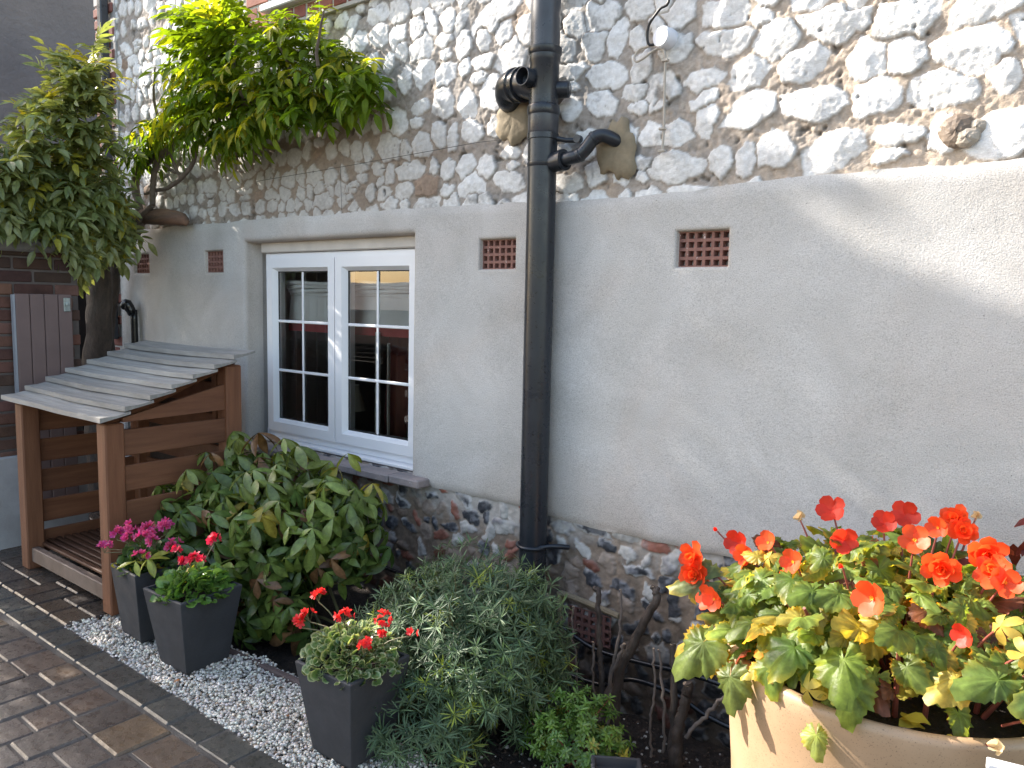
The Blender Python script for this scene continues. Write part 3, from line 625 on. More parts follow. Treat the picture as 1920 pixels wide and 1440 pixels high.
# junction box and its cables
jb = thing('junction_box', (-1.49, -.04, 2.593), 'round white junction box with a black cable and a beige cable on the chalk stones', 'junction box')
G().lathe((-1.485, -.01, 2.587), [(.042, -.01), (.042, .038), (.039, .044), (.036, .045), (.0355, .050), (0, .051)], 32, axis=(-.18, -1, .02)).build('box_body', [M['jbox']], jb, angle=40)
G().tube([(-1.47, -.06, 3.0), (-1.459, -.06, 2.73), (-1.50, -.06, 2.69), (-1.545, -.055, 2.645), (-1.555, -.05, 2.60), (-1.545, -.045, 2.568), (-1.50, -.04, 2.575)], .0055, 8, smoothn=5).build('black_cable', [M['black_cable']], jb, smooth=True)
G().tube([(-1.55, -.04, 2.566), (-1.592, -.04, 2.562), (-1.612, -.045, 2.535), (-1.60, -.05, 2.513), (-1.57, -.05, 2.520), (-1.525, -.045, 2.545), (-1.495, -.04, 2.545), (-1.480, -.038, 2.515), (-1.478, -.036, 2.40), (-1.474, -.036, 2.26), (-1.476, -.036, 2.15)], .0050, 8, smoothn=5).build('beige_cable', [M['beige_cable']], jb, smooth=True)
for zc in (2.50, 2.24, 2.155): G().box((-1.492, -.048, zc-.005), (-1.464, -.030, zc+.005), bev=.002).build('cable_clip', [M['beige_cable']], jb)
# training wire for the climber
o = G().tube([(-4.2, -.045, 2.245), (-3.4, -.045, 2.262), (-2.9, -.045, 2.275), (-2.45, -.045, 2.288), (-2.3, -.03, 2.29)], .0014, 6).tube([(-3.42, -.045, 2.27), (-3.41, -.045, 2.03)], .0012, 6).build('training_wire', [M['black_cable']]); tag(o, 'thin dark wire stretched across the chalk stones right of the wisteria', 'wire')
# black stand pipe by the wood store
g = G().tube([(-5.73, -.07, .6), (-5.73, -.07, 1.36), (-5.735, -.075, 1.40)], [.024, .024, .03], 14, smoothn=2)
g.tube([(-5.735, -.08, 1.40), (-5.75, -.09, 1.44), (-5.76, -.11, 1.475), (-5.78, -.13, 1.45)], [.03, .036, .036, .026], 14, smoothn=4, jit=.002)
o = g.build('stand_pipe', [M['hose']], smooth=True); tag(o, 'black wrapped pipe with a bent top standing behind the wood store', 'pipe')
# hoses along the foot of the wall
for nm, pts, lab in (('hose', [(-4.0, -.07, .13), (-3.185, -.06, .10), (-2.77, -.06, .085), (-2.3, -.06, .07)], 'black hose along the wall foot behind the fine leaved bush'),
                     ('hose', [(-2.0, -.06, .14), (-1.80, -.055, .062), (-1.66, -.06, .038), (-1.45, -.06, .05), (-1.235, -.055, .068), (-.9, -.055, .066), (0, -.06, .06)], 'black hose crossing the wall just under the low air brick'),
                     ('hose', [(-1.85, -.06, -.12), (-1.65, -.06, -.11), (-1.50, -.075, -.03), (-1.3, -.07, -.03), (-1.15, -.07, -.075), (-.9, -.07, -.09), (0, -.08, -.1)], 'lowest black hose lying along the wall behind the cut rose stems')):
    o = G().tube(pts, .0105, 10, smoothn=6).build(nm, [M['hose']], smooth=True); tag(o, lab, 'hose', 'black hoses along the foot of the wall')
# ================================================================ GROUND
rng = np.random.default_rng(21)
xs = axis([(-60, -6, 4, .3), (-6, 1.5, .04, .04), (1.5, 60, .3, 4)]); ys = axis([(-60, -3, 4, .3), (-3, .1, .04, .035), (.1, 60, .3, 4)])
X, Yg = np.meshgrid(xs, ys, indexing='ij')
bed = sstep(-3.7, -3.5, X)*sstep(-1.12, -.95, Yg)
Zg = -.062 - bed*(.03+.13*sstep(-.8, -.15, Yg)*sstep(-2.6, -1.7, X)) + np.where((X > -6.5) & (X < 2) & (Yg > -1.5), .016*fbm(X, Yg, 7, 4, 5), 0)
o = mkobj('soil', np.stack([X, Yg, Zg], -1).reshape(-1, 3), [(lambda i, j, n: np.stack([i+j, i+n+j, i+n+j+1, i+j+1], -1).reshape(-1, 4))(np.arange(len(xs)-1)[:, None]*len(ys), np.arange(len(ys)-1)[None, :], len(ys))], M['soil'], None, None, True)
tag(o, 'dark damp soil of the border along the wall', None, None, 'structure'); 
g = G(); cc = [(.105, .074, .056), (.115, .08, .056), (.092, .073, .060), (.135, .092, .056), (.088, .070, .060), (.122, .086, .060), (.10, .074, .060)]
x = -7.4; k = 0
while x < 2.0:
    wd = rng.choice([.20, .20, .135, .165]); y = -1.532-rng.uniform(0, .02); first = True
    while y > -5.2:
        L = rng.choice([.13, .20, .165]);
        c = np.array(cc[rng.integers(len(cc))])*rng.uniform(.8, 1.15)
        hz = rng.normal(0, .0016); g.box((x+.003, y-L+.003, -.05), (x+wd-.003, y-.003, hz), col=c, bev=.0075, rz=rng.normal(0, .006)); y -= L
    # beyond the border: strip of paving that continues under the wood store
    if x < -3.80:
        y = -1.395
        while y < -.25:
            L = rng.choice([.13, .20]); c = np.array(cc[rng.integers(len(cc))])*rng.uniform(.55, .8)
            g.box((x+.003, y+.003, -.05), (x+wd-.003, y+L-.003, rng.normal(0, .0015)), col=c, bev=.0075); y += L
    x += wd
x = -7.4
while x < 2.0:
    L = .192+rng.uniform(-.004, .004); c = np.array((.068, .066, .058))*rng.uniform(.8, 1.3)
    g.box((x+.003, -1.525, -.05), (x+L-.003, -1.40, rng.normal(0, .0016)), col=c, bev=.0075, rz=rng.normal(0, .006)); x += L
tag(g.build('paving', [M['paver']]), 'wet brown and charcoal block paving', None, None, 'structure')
o = G().box((-7.5, -5.25, -.06), (2.1, -1.396, -.0062)).build('paving_sand', [M['sand']]); tag(o, 'sandy joints of the block paving', None, None, 'structure')
# ---- gravel
ic = bpy.data.meshes.new('tmp'); import bmesh; bm = bmesh.new(); bmesh.ops.create_icosphere(bm, subdivisions=1, radius=1); bm.verts.ensure_lookup_table()
IV = np.array([v.co[:] for v in bm.verts]); IF = np.array([[v.index for v in f.verts] for f in bm.faces]); bm.free(); bpy.data.meshes.remove(ic)
def randrot(n, rg):
    q = rg.normal(size=(n, 4)); q /= np.linalg.norm(q, axis=1)[:, None]; w_, x, y, z = q.T
    return np.stack([np.stack([1-2*(y*y+z*z), 2*(x*y-z*w_), 2*(x*z+y*w_)], -1), np.stack([2*(x*y+z*w_), 1-2*(x*x+z*z), 2*(y*z-x*w_)], -1), np.stack([2*(x*z-y*w_), 2*(y*z+x*w_), 1-2*(x*x+y*y)], -1)], 1)
def pebbles(pos, size, colr, rg):
    n = len(pos); Rm = randrot(n, rg); sc = size[:, None]*rg.uniform(.6, 1.25, (n, 3))
    V = IV[None]*(1+rg.normal(0, .13, (n, len(IV), 1))); V = V*sc[:, None, :]; V = np.einsum('nij,nvj->nvi', Rm, V); V[:, :, 2] *= .8; V += pos[:, None, :]
    F = IF[None]+(np.arange(n)*len(IV))[:, None, None]
    return V.reshape(-1, 3), F.reshape(-1, 3), np.repeat(colr, len(IV), axis=0)
n = 27000; gx = rng.uniform(-3.79, -1.45, n); gy = rng.uniform(-1.405, -.93, n)
back = -1.03 + .05*np.sin(gx*4) + .12*(gx > -2.35)*np.clip((gx+2.35), 0, 1) - .30*(gx > -1.95)*(np.clip(gx+1.95, 0, .5))*1.2
ok = (gy < back+.03*fbm(gx, gy, 9, 2, 3)) & ((gx < -1.75) | (rng.random(n) < .35)); gx, gy = gx[ok], gy[ok]; n = len(gx)
colr = np.array((.80, .75, .68))[None]*rng.uniform(.6, 1.15, (n, 1))*rng.uniform(.95, 1.04, (n, 3)); br = rng.random(n) < .07; colr[br] = np.array((.36, .27, .20))*rng.uniform(.6, 1.2, (br.sum(), 1))
V, F, Cc = pebbles(np.c_[gx, gy, rng.uniform(-.042, -.006, n)+.012*fbm(gx, gy, 6, 2, 8)], rng.uniform(.0042, .0088, n), colr, rng)
tag(mkobj('gravel', V, [F], M['pebble'], None, Cc, True), 'white gravel strip under the black planters', None, None, 'stuff')
# crumbs, chips and dead leaves on the bed
n = 5200; lx = rng.uniform(-2.5, -.2, n); ly = rng.uniform(-1.15, -.05, n)
def soil_z(x, y):
    b = sstep(-3.7, -3.5, x)*sstep(-1.12, -.95, y); return -.062-b*(.03+.13*sstep(-.8, -.15, y)*sstep(-2.6, -1.7, x))+.016*fbm(x, y, 7, 4, 5)
colr = np.where(rng.random((n, 1)) < .13, np.array((.5, .47, .43)), np.array((.07, .042, .028)))*rng.uniform(.4, 1.3, (n, 1))
V, F, Cc = pebbles(np.c_[lx, ly, soil_z(lx, ly)+.003], rng.uniform(.002, .009, n), colr, rng)
tag(mkobj('soil_crumbs', V, [F], M['pebble'], None, Cc, False), 'crumbs of soil, bark and stone chips on the bed', None, None, 'stuff')
# ================================================================ LEAF TOOLS
def leaflet(L=1, W=.3, n=5, fold=.25, curl=.2, tip=1.0, base=.6, wavy=0, serr=0, peak=.45):
    V = []; t = np.linspace(0, 1, n+1)
    for i, q in enumerate(t):
        wq = W/2*max(0.0, (math.sin(math.pi*min(1, q/peak*.5)) if q < peak else math.cos(math.pi*.5*(q-peak)/(1-peak))**tip))
        if i == 0: wq = W*.04
        if serr: wq *= 1+serr*(1 if i % 2 else -1)
        y = L*q; z = -curl*L*q*q; wz = wavy*L*math.sin(q*9)
        V += [(-wq, y, z+fold*wq+wz), (0, y, z), (wq, y, z+fold*wq-wz)]
    F = [];
    for i in range(n):
        a = i*3; F += [[a, a+1, a+4, a+3], [a+1, a+2, a+5, a+4]]
    return np.array(V), np.array(F)
def place(V, pos, ang=0, tiltx=0, roll=0, s=1):
    m = Matrix.Rotation(ang, 3, 'Z') @ Matrix.Rotation(tiltx, 3, 'X') @ Matrix.Rotation(roll, 3, 'Y')
    return (V*s) @ np.array(m).T + np.array(pos)
def combine(parts):
    V = []; F = []; C = []; n = 0
    for v, f, c in parts: V.append(v); F.append(f+n); C.append(np.broadcast_to(np.asarray(c, float), (len(v), 3))); n += len(v)
    return np.concatenate(V), np.concatenate(F), np.concatenate(C)
def frames(d, nrm):
    d = d/np.linalg.norm(d, axis=1)[:, None]; x = np.cross(d, nrm); x /= np.linalg.norm(x, axis=1)[:, None]+1e-9; z = np.cross(x, d); return np.stack([x, d, z], -1)
def scatter(T, pos, d, nrm, sc, tint, rg, pick=None):
    """T list of (V,F,C). returns arrays"""
    Fm = frames(d, nrm); pick = rg.integers(len(T), size=len(pos)) if pick is None else pick; Vs = []; Fs = []; Cs = []; off = 0
    for k, (v, f, c) in enumerate(T):
        i = np.where(pick == k)[0]
        if not len(i): continue
        W = np.einsum('nij,vj->nvi', Fm[i], v)*sc[i][:, None, None]+pos[i][:, None, :]
        Vs.append(W.reshape(-1, 3)); Fs.append((f[None]+(np.arange(len(i))*len(v))[:, None, None]+off).reshape(-1, f.shape[1])); off += len(i)*len(v)
        Cs.append((c[None]*tint[i][:, None, :]).reshape(-1, 3))
    return np.concatenate(Vs), np.concatenate(Fs), np.concatenate(Cs)
def unit(n, rg): v = rg.normal(size=(n, 3)); return v/np.linalg.norm(v, axis=1)[:, None]
def greens(n, rg, a, b, yel=.0, yc=(.5, .42, .05), v=.2):
    t = rg.random((n, 1)); c = np.array(a)*(1-t)+np.array(b)*t; c = c*rg.uniform(1-v, 1+v, (n, 1)); y = rg.random(n) < yel; c[y] = np.array(yc)*rg.uniform(.7, 1.1, (y.sum(), 1)); return c
# ================================================================ WISTERIA
def compound(rg, pairs=5):
    parts = []; L = 1.0
    def rach(t): return np.array((0, L*t, -.28*L*t*t))
    for i in range(pairs):
        t = .22+.70*i/pairs
        for s_ in (-1, 1):
            v, f = leaflet(rg.uniform(.34, .42)*(1-.15*abs(t-.5)), rg.uniform(.105, .135), 4, .35, rg.uniform(.05, .45), tip=.8, peak=.35)
            parts.append((place(v, rach(t), s_*-R(rg.uniform(48, 68)), R(rg.uniform(-35, 0)), s_*R(rg.uniform(-25, 25))), f, rg.uniform(.85, 1.15)))
    v, f = leaflet(.40, .16, 4, .3, .25, tip=.8, peak=.35); parts.append((place(v, rach(.93), R(rg.uniform(-15, 15)), R(-35)), f, 1.05))
    A = [rach(t) for t in np.linspace(0, .95, 5)]; sv = []; 
    for p in A: sv += [p+np.array((-.006, 0, 0)), p+np.array((.006, 0, .0))]
    parts.append((np.array(sv), np.array([[2*i, 2*i+1, 2*i+3, 2*i+2] for i in range(4)]), (.9, .8, .4)))
    return combine(parts)
rw_ = np.random.default_rng(77); WT_ = [compound(rw_, p) for p in (4, 5, 5, 6, 4)]
def inpoly(px, pz, poly):
    poly = np.array(poly); r_ = np.zeros(len(px), bool); j = len(poly)-1
    for i in range(len(poly)):
        xi, zi = poly[i]; xj, zj = poly[j]; c = ((zi > pz) != (zj > pz)) & (px < (xj-xi)*(pz-zi)/(zj-zi+1e-12)+xi); r_ ^= c; j = i
    return r_
wist = thing('wisteria', (-5.85, -.22, 0), 'wisteria climbing over the corner of the house with yellow green leaves above the window', 'climbing plant')
PR = [(-5.45, 2.46), (-5.40, 2.60), (-5.0, 2.68), (-4.62, 2.76), (-4.62, 2.90), (-4.55, 3.02), (-4.66, 3.12), (-4.55, 3.25), (-4.30, 3.22), (-3.95, 3.10), (-3.72, 2.98), (-3.60, 3.08), (-3.50, 2.96), (-3.22, 2.82), (-3.02, 2.76), (-3.10, 2.62), (-3.30, 2.60), (-3.48, 2.52), (-3.75, 2.56), (-3.98, 2.50), (-4.2, 2.44), (-4.55, 2.50), (-4.75, 2.60), (-5.05, 2.58), (-5.3, 2.46)]
n = 2200; qx = rw_.uniform(-5.75, -2.9, n); qz = rw_.uniform(2.2, 3.4, n); ok = inpoly(qx, qz, PR); qx, qz = qx[ok], qz[ok]
# clumpy: keep more around a few shoots
cl = fbm(qx, qz, 3.2, 3, 17); ok = cl > -.5; qx, qz = qx[ok], qz[ok]; n = len(qx)
qy = -.07-rw_.beta(1.4, 1.6, n)*(.18+.20*np.exp(-((qx+4.3)/.6)**2-((qz-2.8)/.35)**2))
pos = np.c_[qx, qy, qz]; cen = np.array((-4.25, 0, 2.75))
d = (pos-cen)*np.array((.5, 1.2, .9)); d /= np.linalg.norm(d, axis=1)[:, None]; d = d*.8+unit(n, rw_)*.45+np.array((-.12, -.25, -.25)); up_ = np.tile((0, -.35, 1.0), (n, 1))+unit(n, rw_)*.45
tint = greens(n, rw_, (.085, .155, .014), (.17, .225, .016), .12, (.36, .34, .03), .25)
warm = np.clip((qz-2.62)/.4, 0, 1)[:, None]*rw_.random((n, 1)); tint = tint*(1-warm*.5)+np.array((.26, .31, .02))*warm*.5  # sunlit yellow of the upper leaves mixed into their tint by height
V1, F1, C1 = scatter(WT_, pos-d*.05, d, up_, rw_.uniform(.17, .25, n), tint, rw_)
PL = [(-1.05, 2.38), (-.88, 2.44), (-.82, 2.60), (-.74, 2.76), (-.64, 2.92), (-.54, 3.06), (-.47, 3.08), (-.46, 2.76), (-.46, 2.38), (-.34, 2.25), (-.30, 2.08), (-.32, 1.95), (-.42, 1.80), (-.62, 1.78), (-.75, 1.86), (-.86, 1.95), (-1.06, 1.95)]
n = 2300; qy = rw_.uniform(-1.35, -.15, n); qz = rw_.uniform(1.7, 3.1, n); PL2 = [(-1.35, 2.40)]+PL+[(-1.35, 2.0)]
ok = inpoly(qy, qz, PL2); qy, qz = qy[ok], qz[ok]; cl = fbm(qy, qz, 5, 3, 29); ok = (cl > -.42) | (qz > 2.75); qy, qz = qy[ok], qz[ok]; n = len(qy)
qx = -5.15-rw_.random(n)*.40-.20*np.clip((qy+.5)/.4, 0, 1)
pos = np.c_[qx, qy, qz]; cen = np.array((-5.8, -.45, 2.2)); d = pos-cen; d /= np.linalg.norm(d, axis=1)[:, None]; d = d*.7+unit(n, rw_)*.45+np.array((.25, -.2, -.25)); up_ = np.tile((.35, -.3, 1.0), (n, 1))+unit(n, rw_)*.5
tint = greens(n, rw_, (.16, .21, .085), (.25, .28, .12), .08, (.38, .36, .05), .3)  # raised leaf colour stands in for sunlight on the side foliage
V2, F2, C2 = scatter(WT_, pos-d*.05, d, up_, rw_.uniform(.19, .27, n), tint, rw_)
mkobj('foliage', V1, [F1], M['wist'], wist, C1, False); mkobj('side_foliage', V2, [F2], leafmat('wisteria_leaf_sun_tint', .45, .33, spec=.6, tcol=(1.8, 1.6, .6)), wist, C2, False)
g = G().tube([(-5.80, -.30, -.1), (-5.83, -.30, .5), (-5.80, -.32, 1.0), (-5.70, -.33, 1.35), (-5.66, -.35, 1.7), (-5.7, -.36, 2.1), (-5.75, -.38, 2.5)], [.125, .105, .09, .085, .08, .07, .05], 14, smoothn=6, jit=.006)
g.tube([(-5.98, -.18, -.1), (-5.97, -.17, .6), (-5.95, -.16, 1.2), (-5.86, -.14, 1.7), (-5.80, -.15, 1.85)], [.06, .05, .045, .04, .035], 12, smoothn=6, jit=.004).build('trunk', [M['bark']], wist, smooth=True)
def stem(pts, rad, nm='stem'): G().tube(pts, rad, 10, smoothn=6, jit=.0015, rng=rw_).build(nm, [M['vine']], wist, smooth=True)
stem([(-5.84, -.15, 1.82), (-5.72, -.16, 1.83), (-5.62, -.16, 1.87), (-5.48, -.15, 1.98), (-5.44, -.14, 2.06), (-5.50, -.13, 2.19), (-5.53, -.13, 2.33), (-5.44, -.13, 2.43), (-5.24, -.12, 2.48), (-5.06, -.14, 2.50), (-4.80, -.16, 2.57), (-4.5, -.2, 2.63), (-4.1, -.2, 2.66), (-3.6, -.18, 2.68)], [.035, .032, .03, .026, .026, .027, .028, .028, .026, .026, .03, .026, .02, .012])
stem([(-5.80, -.18, 1.80), (-5.68, -.19, 1.84), (-5.50, -.2, 1.97), (-5.36, -.18, 2.08), (-5.24, -.16, 2.15)], [.024, .022, .02, .019, .018])
stem([(-5.24, -.16, 2.15), (-5.25, -.15, 2.28), (-5.24, -.14, 2.38), (-5.19, -.13, 2.48), (-5.12, -.12, 2.53)], [.018, .019, .02, .02, .02])
stem([(-5.42, -.12, 2.24), (-5.30, -.12, 2.255), (-5.12, -.12, 2.26), (-4.93, -.12, 2.315), (-4.78, -.12, 2.40), (-4.72, -.13, 2.50)], [.008, .012, .014, .017, .013, .009])
stem([(-4.93, -.13, 2.32), (-5.0, -.13, 2.40), (-5.02, -.14, 2.52)], [.012, .012, .012]); stem([(-4.93, -.12, 2.33), (-5.05, -.12, 2.37), (-5.14, -.12, 2.42)], [.010, .010, .008])
for a in range(6):
    x0 = -5.0+a*.33; stem([(x0, -.2, 2.6), (x0+rw_.uniform(-.1, .15), -.28, 2.78), (x0+rw_.uniform(-.1, .3), -.33, 2.95)], [.012, .009, .005], 'branch')
stem([(-5.75, -.38, 2.4), (-5.6, -.5, 2.6), (-5.45, -.55, 2.85), (-5.4, -.5, 3.0)], [.03, .02, .012, .006], 'branch'); stem([(-5.70, -.36, 2.0), (-5.5, -.6, 2.15), (-5.35, -.9, 2.25), (-5.3, -1.1, 2.2)], [.03, .022, .014, .007], 'branch')
# ================================================================ LEFT: brick garden wall, door panel, gable
gw = thing('garden_wall', (-5.31, -1.4, 0), 'old brown brick garden wall with a stone coping behind the wood store', 'wall')
g = G(); zz = .52; k = 0
gc = lambda r_: np.array((.155, .078, .056))*r_.uniform(.55, 1.25)*np.array((1, r_.uniform(.85, 1.15), r_.uniform(.85, 1.2)))
while zz < 1.78:
    y = -1.38-(.11 if k % 2 else 0)
    while y < -.672:
        b = min(y+.215, -.672); a = max(y, -1.38)
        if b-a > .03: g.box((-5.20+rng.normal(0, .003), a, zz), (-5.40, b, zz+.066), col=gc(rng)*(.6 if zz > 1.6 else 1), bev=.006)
        y += .226
    zz += .0775; k += 1
g.build('brickwork', [M['garden_brick']], gw)
G().box((-5.208, -1.375, .52), (-5.395, -.678, 1.79)).build('mortar', [surf('old_mortar', (.12, .10, .09), (.08, .065, .06), 10, .9, bump=.5, bscale=60)], gw)
G().box((-5.175, -1.39, -.05), (-5.42, -.668, .56), bev=.01).build('rendered_base', [M['cement']], gw)
G().box((-5.17, -1.40, 1.785), (-5.44, -.80, 1.865), bev=.015).box((-5.19, -.80, 1.785), (-5.42, -.66, 1.84), bev=.015).build('coping', [surf('coping_stone', (.19, .175, .17), (.10, .095, .09), 9, .85, bump=.6, bscale=50)], gw)
dp = thing('door_panel', (-5.12, -.95, .05), 'mauve tongue and groove door panel leaning on the brick garden wall', 'door')
g = G(); ya = -1.060
for k in range(4):
    y0 = ya+k*.079; g.box((-5.165, y0+.0015, .2), (-5.135, y0+.0775, 1.535), bev=.004)
g.build('boards', [M['door']], dp); G().box((-5.170, ya-.012, .2), (-5.138, ya-.0005, 1.53)).build('door_edge', [M['dooredge']], dp)
G().box((-5.134, -.795, 1.43), (-5.128, -.757, 1.515), bev=.004).lathe((-5.126, -.776, 1.475), [(.012, -.006), (.012, .006), (0, .008)], 12, axis=(1, 0, 0)).build('latch_plate', [M['galv']], dp)
o = thing('neighbouring_gable', (-9, 2, 0), 'tall dark gable wall of the neighbouring building behind the wisteria', 'building')
G().box((-9.0, -.45, -.1), (-9.4, 9, 6.6)).build('wall', [M['slate']], o); G().box((-9.0, -.5, 6.6), (-9.5, 9, 6.75)).build('verge', [M['dark']], o)
# low dark lumber between garden wall and trunk
o = G().box((-5.9, -.62, 0), (-5.93, -.52, 1.40), bev=.004).build('pale_post', [surf('pale_wood', (.40, .37, .36), (.22, .2, .19), 8, .8)]); tag(o, 'narrow pale weathered post in the dark gap beside the wisteria trunk', 'post')
o = G().box((-6.9, -1.0, -.05), (-6.95, .4, 1.95), bev=.01).build('dark_gate', [M['dark']]); tag(o, 'dark board gate in the shadow behind the brick garden wall', 'gate')
# ================================================================ WOOD STORE
ws = thing('wood_store', (-4.25, -.83, 0), 'brown stained timber wood store with a sloping grey board roof', 'wood store')
wc = np.array((.235, .098, .046))
def wcol(f=1): return wc*rng.uniform(.82, 1.12)*f
X0, X1, Y0, Y1 = -4.775, -3.70, -1.215, -.50; pw_ = .092
def roofz(y): return .955+(y-Y0)*(1.232-.955)/(Y1-Y0)
for (x, y) in ((X0, Y0), (X1-pw_, Y0), (X0, Y1-pw_*.9), (X1-pw_, Y1-pw_*.9)):
    G().box((x, y, 0), (x+pw_, y+pw_, roofz(y+.02)-.028), col=wcol(), bev=.007).build('post', [M['wood_up']], ws)
for xa in (X0+.018, X1-.040):
    for k in range(5):
        a = .07+.175*k; G().box((xa, Y0+pw_, a), (xa+.022, Y1-.06, a+.127), col=wcol(.9), bev=.004).build('side_board', [M['wood_along']], ws)
    V = [(xa+q_, y_, z_) for q_ in (0, .022) for y_, z_ in ((Y0+pw_, .935), (Y1-.06, .945), (Y1-.06, 1.085), (Y0+pw_, .955))]
    G().add(V, [[[0, 3, 2, 1], [4, 5, 6, 7], [0, 1, 5, 4], [2, 3, 7, 6], [1, 2, 6, 5], [0, 4, 7, 3]]], col=wcol(.9)).build('side_board', [M['wood_along']], ws)
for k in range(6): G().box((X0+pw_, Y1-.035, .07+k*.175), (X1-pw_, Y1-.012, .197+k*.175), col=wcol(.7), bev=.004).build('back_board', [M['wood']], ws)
G().box((X0+.02, Y1-.008, .06), (X1-.02, Y1+.002, 1.12), col=(.05, .035, .028)).build('shade_sheet', [M['wood']], ws)  # dark sheet added in place of the shade behind the back boards
for yy_ in (Y0+.02, Y1-.07): G().box((X0+pw_, yy_, .045), (X1-pw_, yy_+.04, .125), col=np.array((.20, .15, .12)), bev=.004).build('base_rail', [M['wood']], ws)
for k in range(13):
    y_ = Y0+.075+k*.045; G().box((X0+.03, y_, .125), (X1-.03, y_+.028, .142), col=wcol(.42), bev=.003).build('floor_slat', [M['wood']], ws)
for xa in (X0+.035, X1-.06): G().tube([(xa, Y0+.02, roofz(Y0)-.04), (xa, Y1, roofz(Y1)-.04)], .014, 4, col=wcol(.8)).build('rafter', [M['wood']], ws)
G().box((X1-.165, Y1-.07, .85), (X1-.125, Y1-.03, 1.2), col=wcol(.8)).build('inner_batten', [M['wood']], ws)
nb = 7; ys_ = np.linspace(Y0-.035, Y1+.045, nb+1)
for k in range(nb):
    a, b = ys_[k], ys_[k+1]+.022; xs_ = np.linspace(X0-.075, X1+.045+rng.uniform(-.004, .006), 15); wv = .008*np.sin(xs_*4+k*1.7)+.004*np.sin(xs_*11+k)
    za, zb = roofz(a)+.034, roofz(b)+.0; c = np.array((.35, .335, .315))*rng.uniform(.8, 1.15); V = []
    sag = -.006*np.sin(np.linspace(0, np.pi, 15))
    for i, x in enumerate(xs_):
        V += [(x, a+wv[i]*.8, za+sag[i]), (x, (a+b)/2, (za+zb)/2-.006+sag[i]), (x, b, zb+sag[i]), (x, b, zb-.013+sag[i]), (x, a+wv[i]*.8, za-.024+sag[i])]
    V = np.array(V); F = [[i*5+j, i*5+5+j, i*5+5+(j+1) % 5, i*5+(j+1) % 5] for i in range(14) for j in range(5)]
    G().add(V, [F, [[0, 1, 2, 3, 4], [74, 73, 72, 71, 70]]], col=c).build('roof_board', [M['oldwood']], ws)
# ================================================================ BLACK POTS
def pot(name, cx, cy, label, h=.322, wb=.19, wt=.265, rz=0, group='tall square black planters on the gravel'):
    t = thing(name, (cx, cy, 0), label, 'planter', group); c_, s_ = math.cos(rz), math.sin(rz)
    def ring(w_, z): return [(cx+(a*w_/2)*c_-(b*w_/2)*s_, cy+(a*w_/2)*s_+(b*w_/2)*c_, z) for a, b in ((-1, -1), (1, -1), (1, 1), (-1, 1))]
    e = .012; L = [ring(wb-.01, -.008), ring(wb, .004), ring(wt-.004, h-.004), ring(wt-.012, h), ring(wt-e*2-.006, h), ring(wt-e*2-.02, h-.05)]
    V = [p for r_ in L for p in r_]; F = [[k*4+i, k*4+(i+1) % 4, k*4+4+(i+1) % 4, k*4+4+i] for k in range(5) for i in range(4)]
    # chamfer verticals by subdividing corners via bevel modifier-free approach
    o = G().add(V, [F]).build('pot_body', [M['pot']], t)
    m = o.modifiers.new('bevel', 'BEVEL'); m.width = .004; m.segments = 2; m.limit_method = 'ANGLE'; m.angle_limit = R(40)
    G().add(ring(wt-e*2-.018, h-.035), [[[0, 1, 2, 3]]]).build('compost', [M['soil']], t); return t
pots = [(-3.415, -1.162), (-3.002, -1.187), (-1.978, -1.185)]
pot('square_planter', *pots[0], 'black square planter beside the front post of the wood store', wb=.19, wt=.255, rz=R(-2))
pot('square_planter', *pots[1], 'middle black square planter in front of the broad leaved shrub', wb=.20, wt=.29, rz=R(2))
pot('square_planter', *pots[2], 'black square planter in front of the fine leaved bush', wb=.195, wt=.28, rz=R(2))
pot('square_planter', -1.15, -.80, 'rim of a small dark square pot sunk in the soil beside the round planter', h=.06, wb=.10, wt=.17, rz=R(33), group=None)
# ================================================================ PELARGONIUMS
def roundleaf(rg, n=14, edge=None, base=(1, 1, 1)):
    a = np.linspace(R(-160), R(160), n+1); V = [(0, 0, 0)]; C = [base]
    for k, f in ((0, .6), (1, 1.0)):
        for i, t in enumerate(a):
            r_ = f*.5*(1+.07*math.cos(7*t+.4))*(1-.10*abs(t/R(160))**6); z = -.04+.16*f*f*(.5+.5*math.sin(2*t+rg.uniform(-.3, .3)))+.03*math.sin(7*t)*f
            V.append((r_*math.sin(t), r_*math.cos(t)*1.0, z)); C.append(base if k == 0 or edge is None else edge)
    T = [[0, 1+i, 2+i, 2+i] for i in range(n)]; Q = [[1+i, n+2+i, n+3+i, 2+i] for i in range(n)]
    return np.array(V), np.array(T+Q), np.array(C, float)
def leafmesh(name, parent, T, pos, d, nrm, sc, tint, mat, rg):
    V, F, C = scatter(T, pos, d, nrm, sc, tint, rg); 
    tri = F[:, 2] == F[:, 3]; return mkobj(name, V, [F[~tri], F[tri][:, :3]], mat, parent, C, True)
def flower5(rg, c1, c2, R_=1.0, pet=5, cup=.25, wide=.62):
    parts = []
    for i in range(pet):
        v, f = leaflet(1, wide*rg.uniform(.9, 1.1), 4, .15, -cup, tip=.45, peak=.62); t = v[:, 1:2]; c = np.array(c1)*(1-t)+np.array(c2)*t
        parts.append((place(v, (0, 0, 0), i*2*math.pi/pet+rg.uniform(-.12, .12), R(rg.uniform(5, 25)))*R_, f, c))
    V = np.concatenate([p[0] for p in parts]); n_ = len(parts[0][0]); F = np.concatenate([p[1]+i*n_ for i, p in enumerate(parts)]); C = np.concatenate([p[2] for p in parts]); return V, F, C
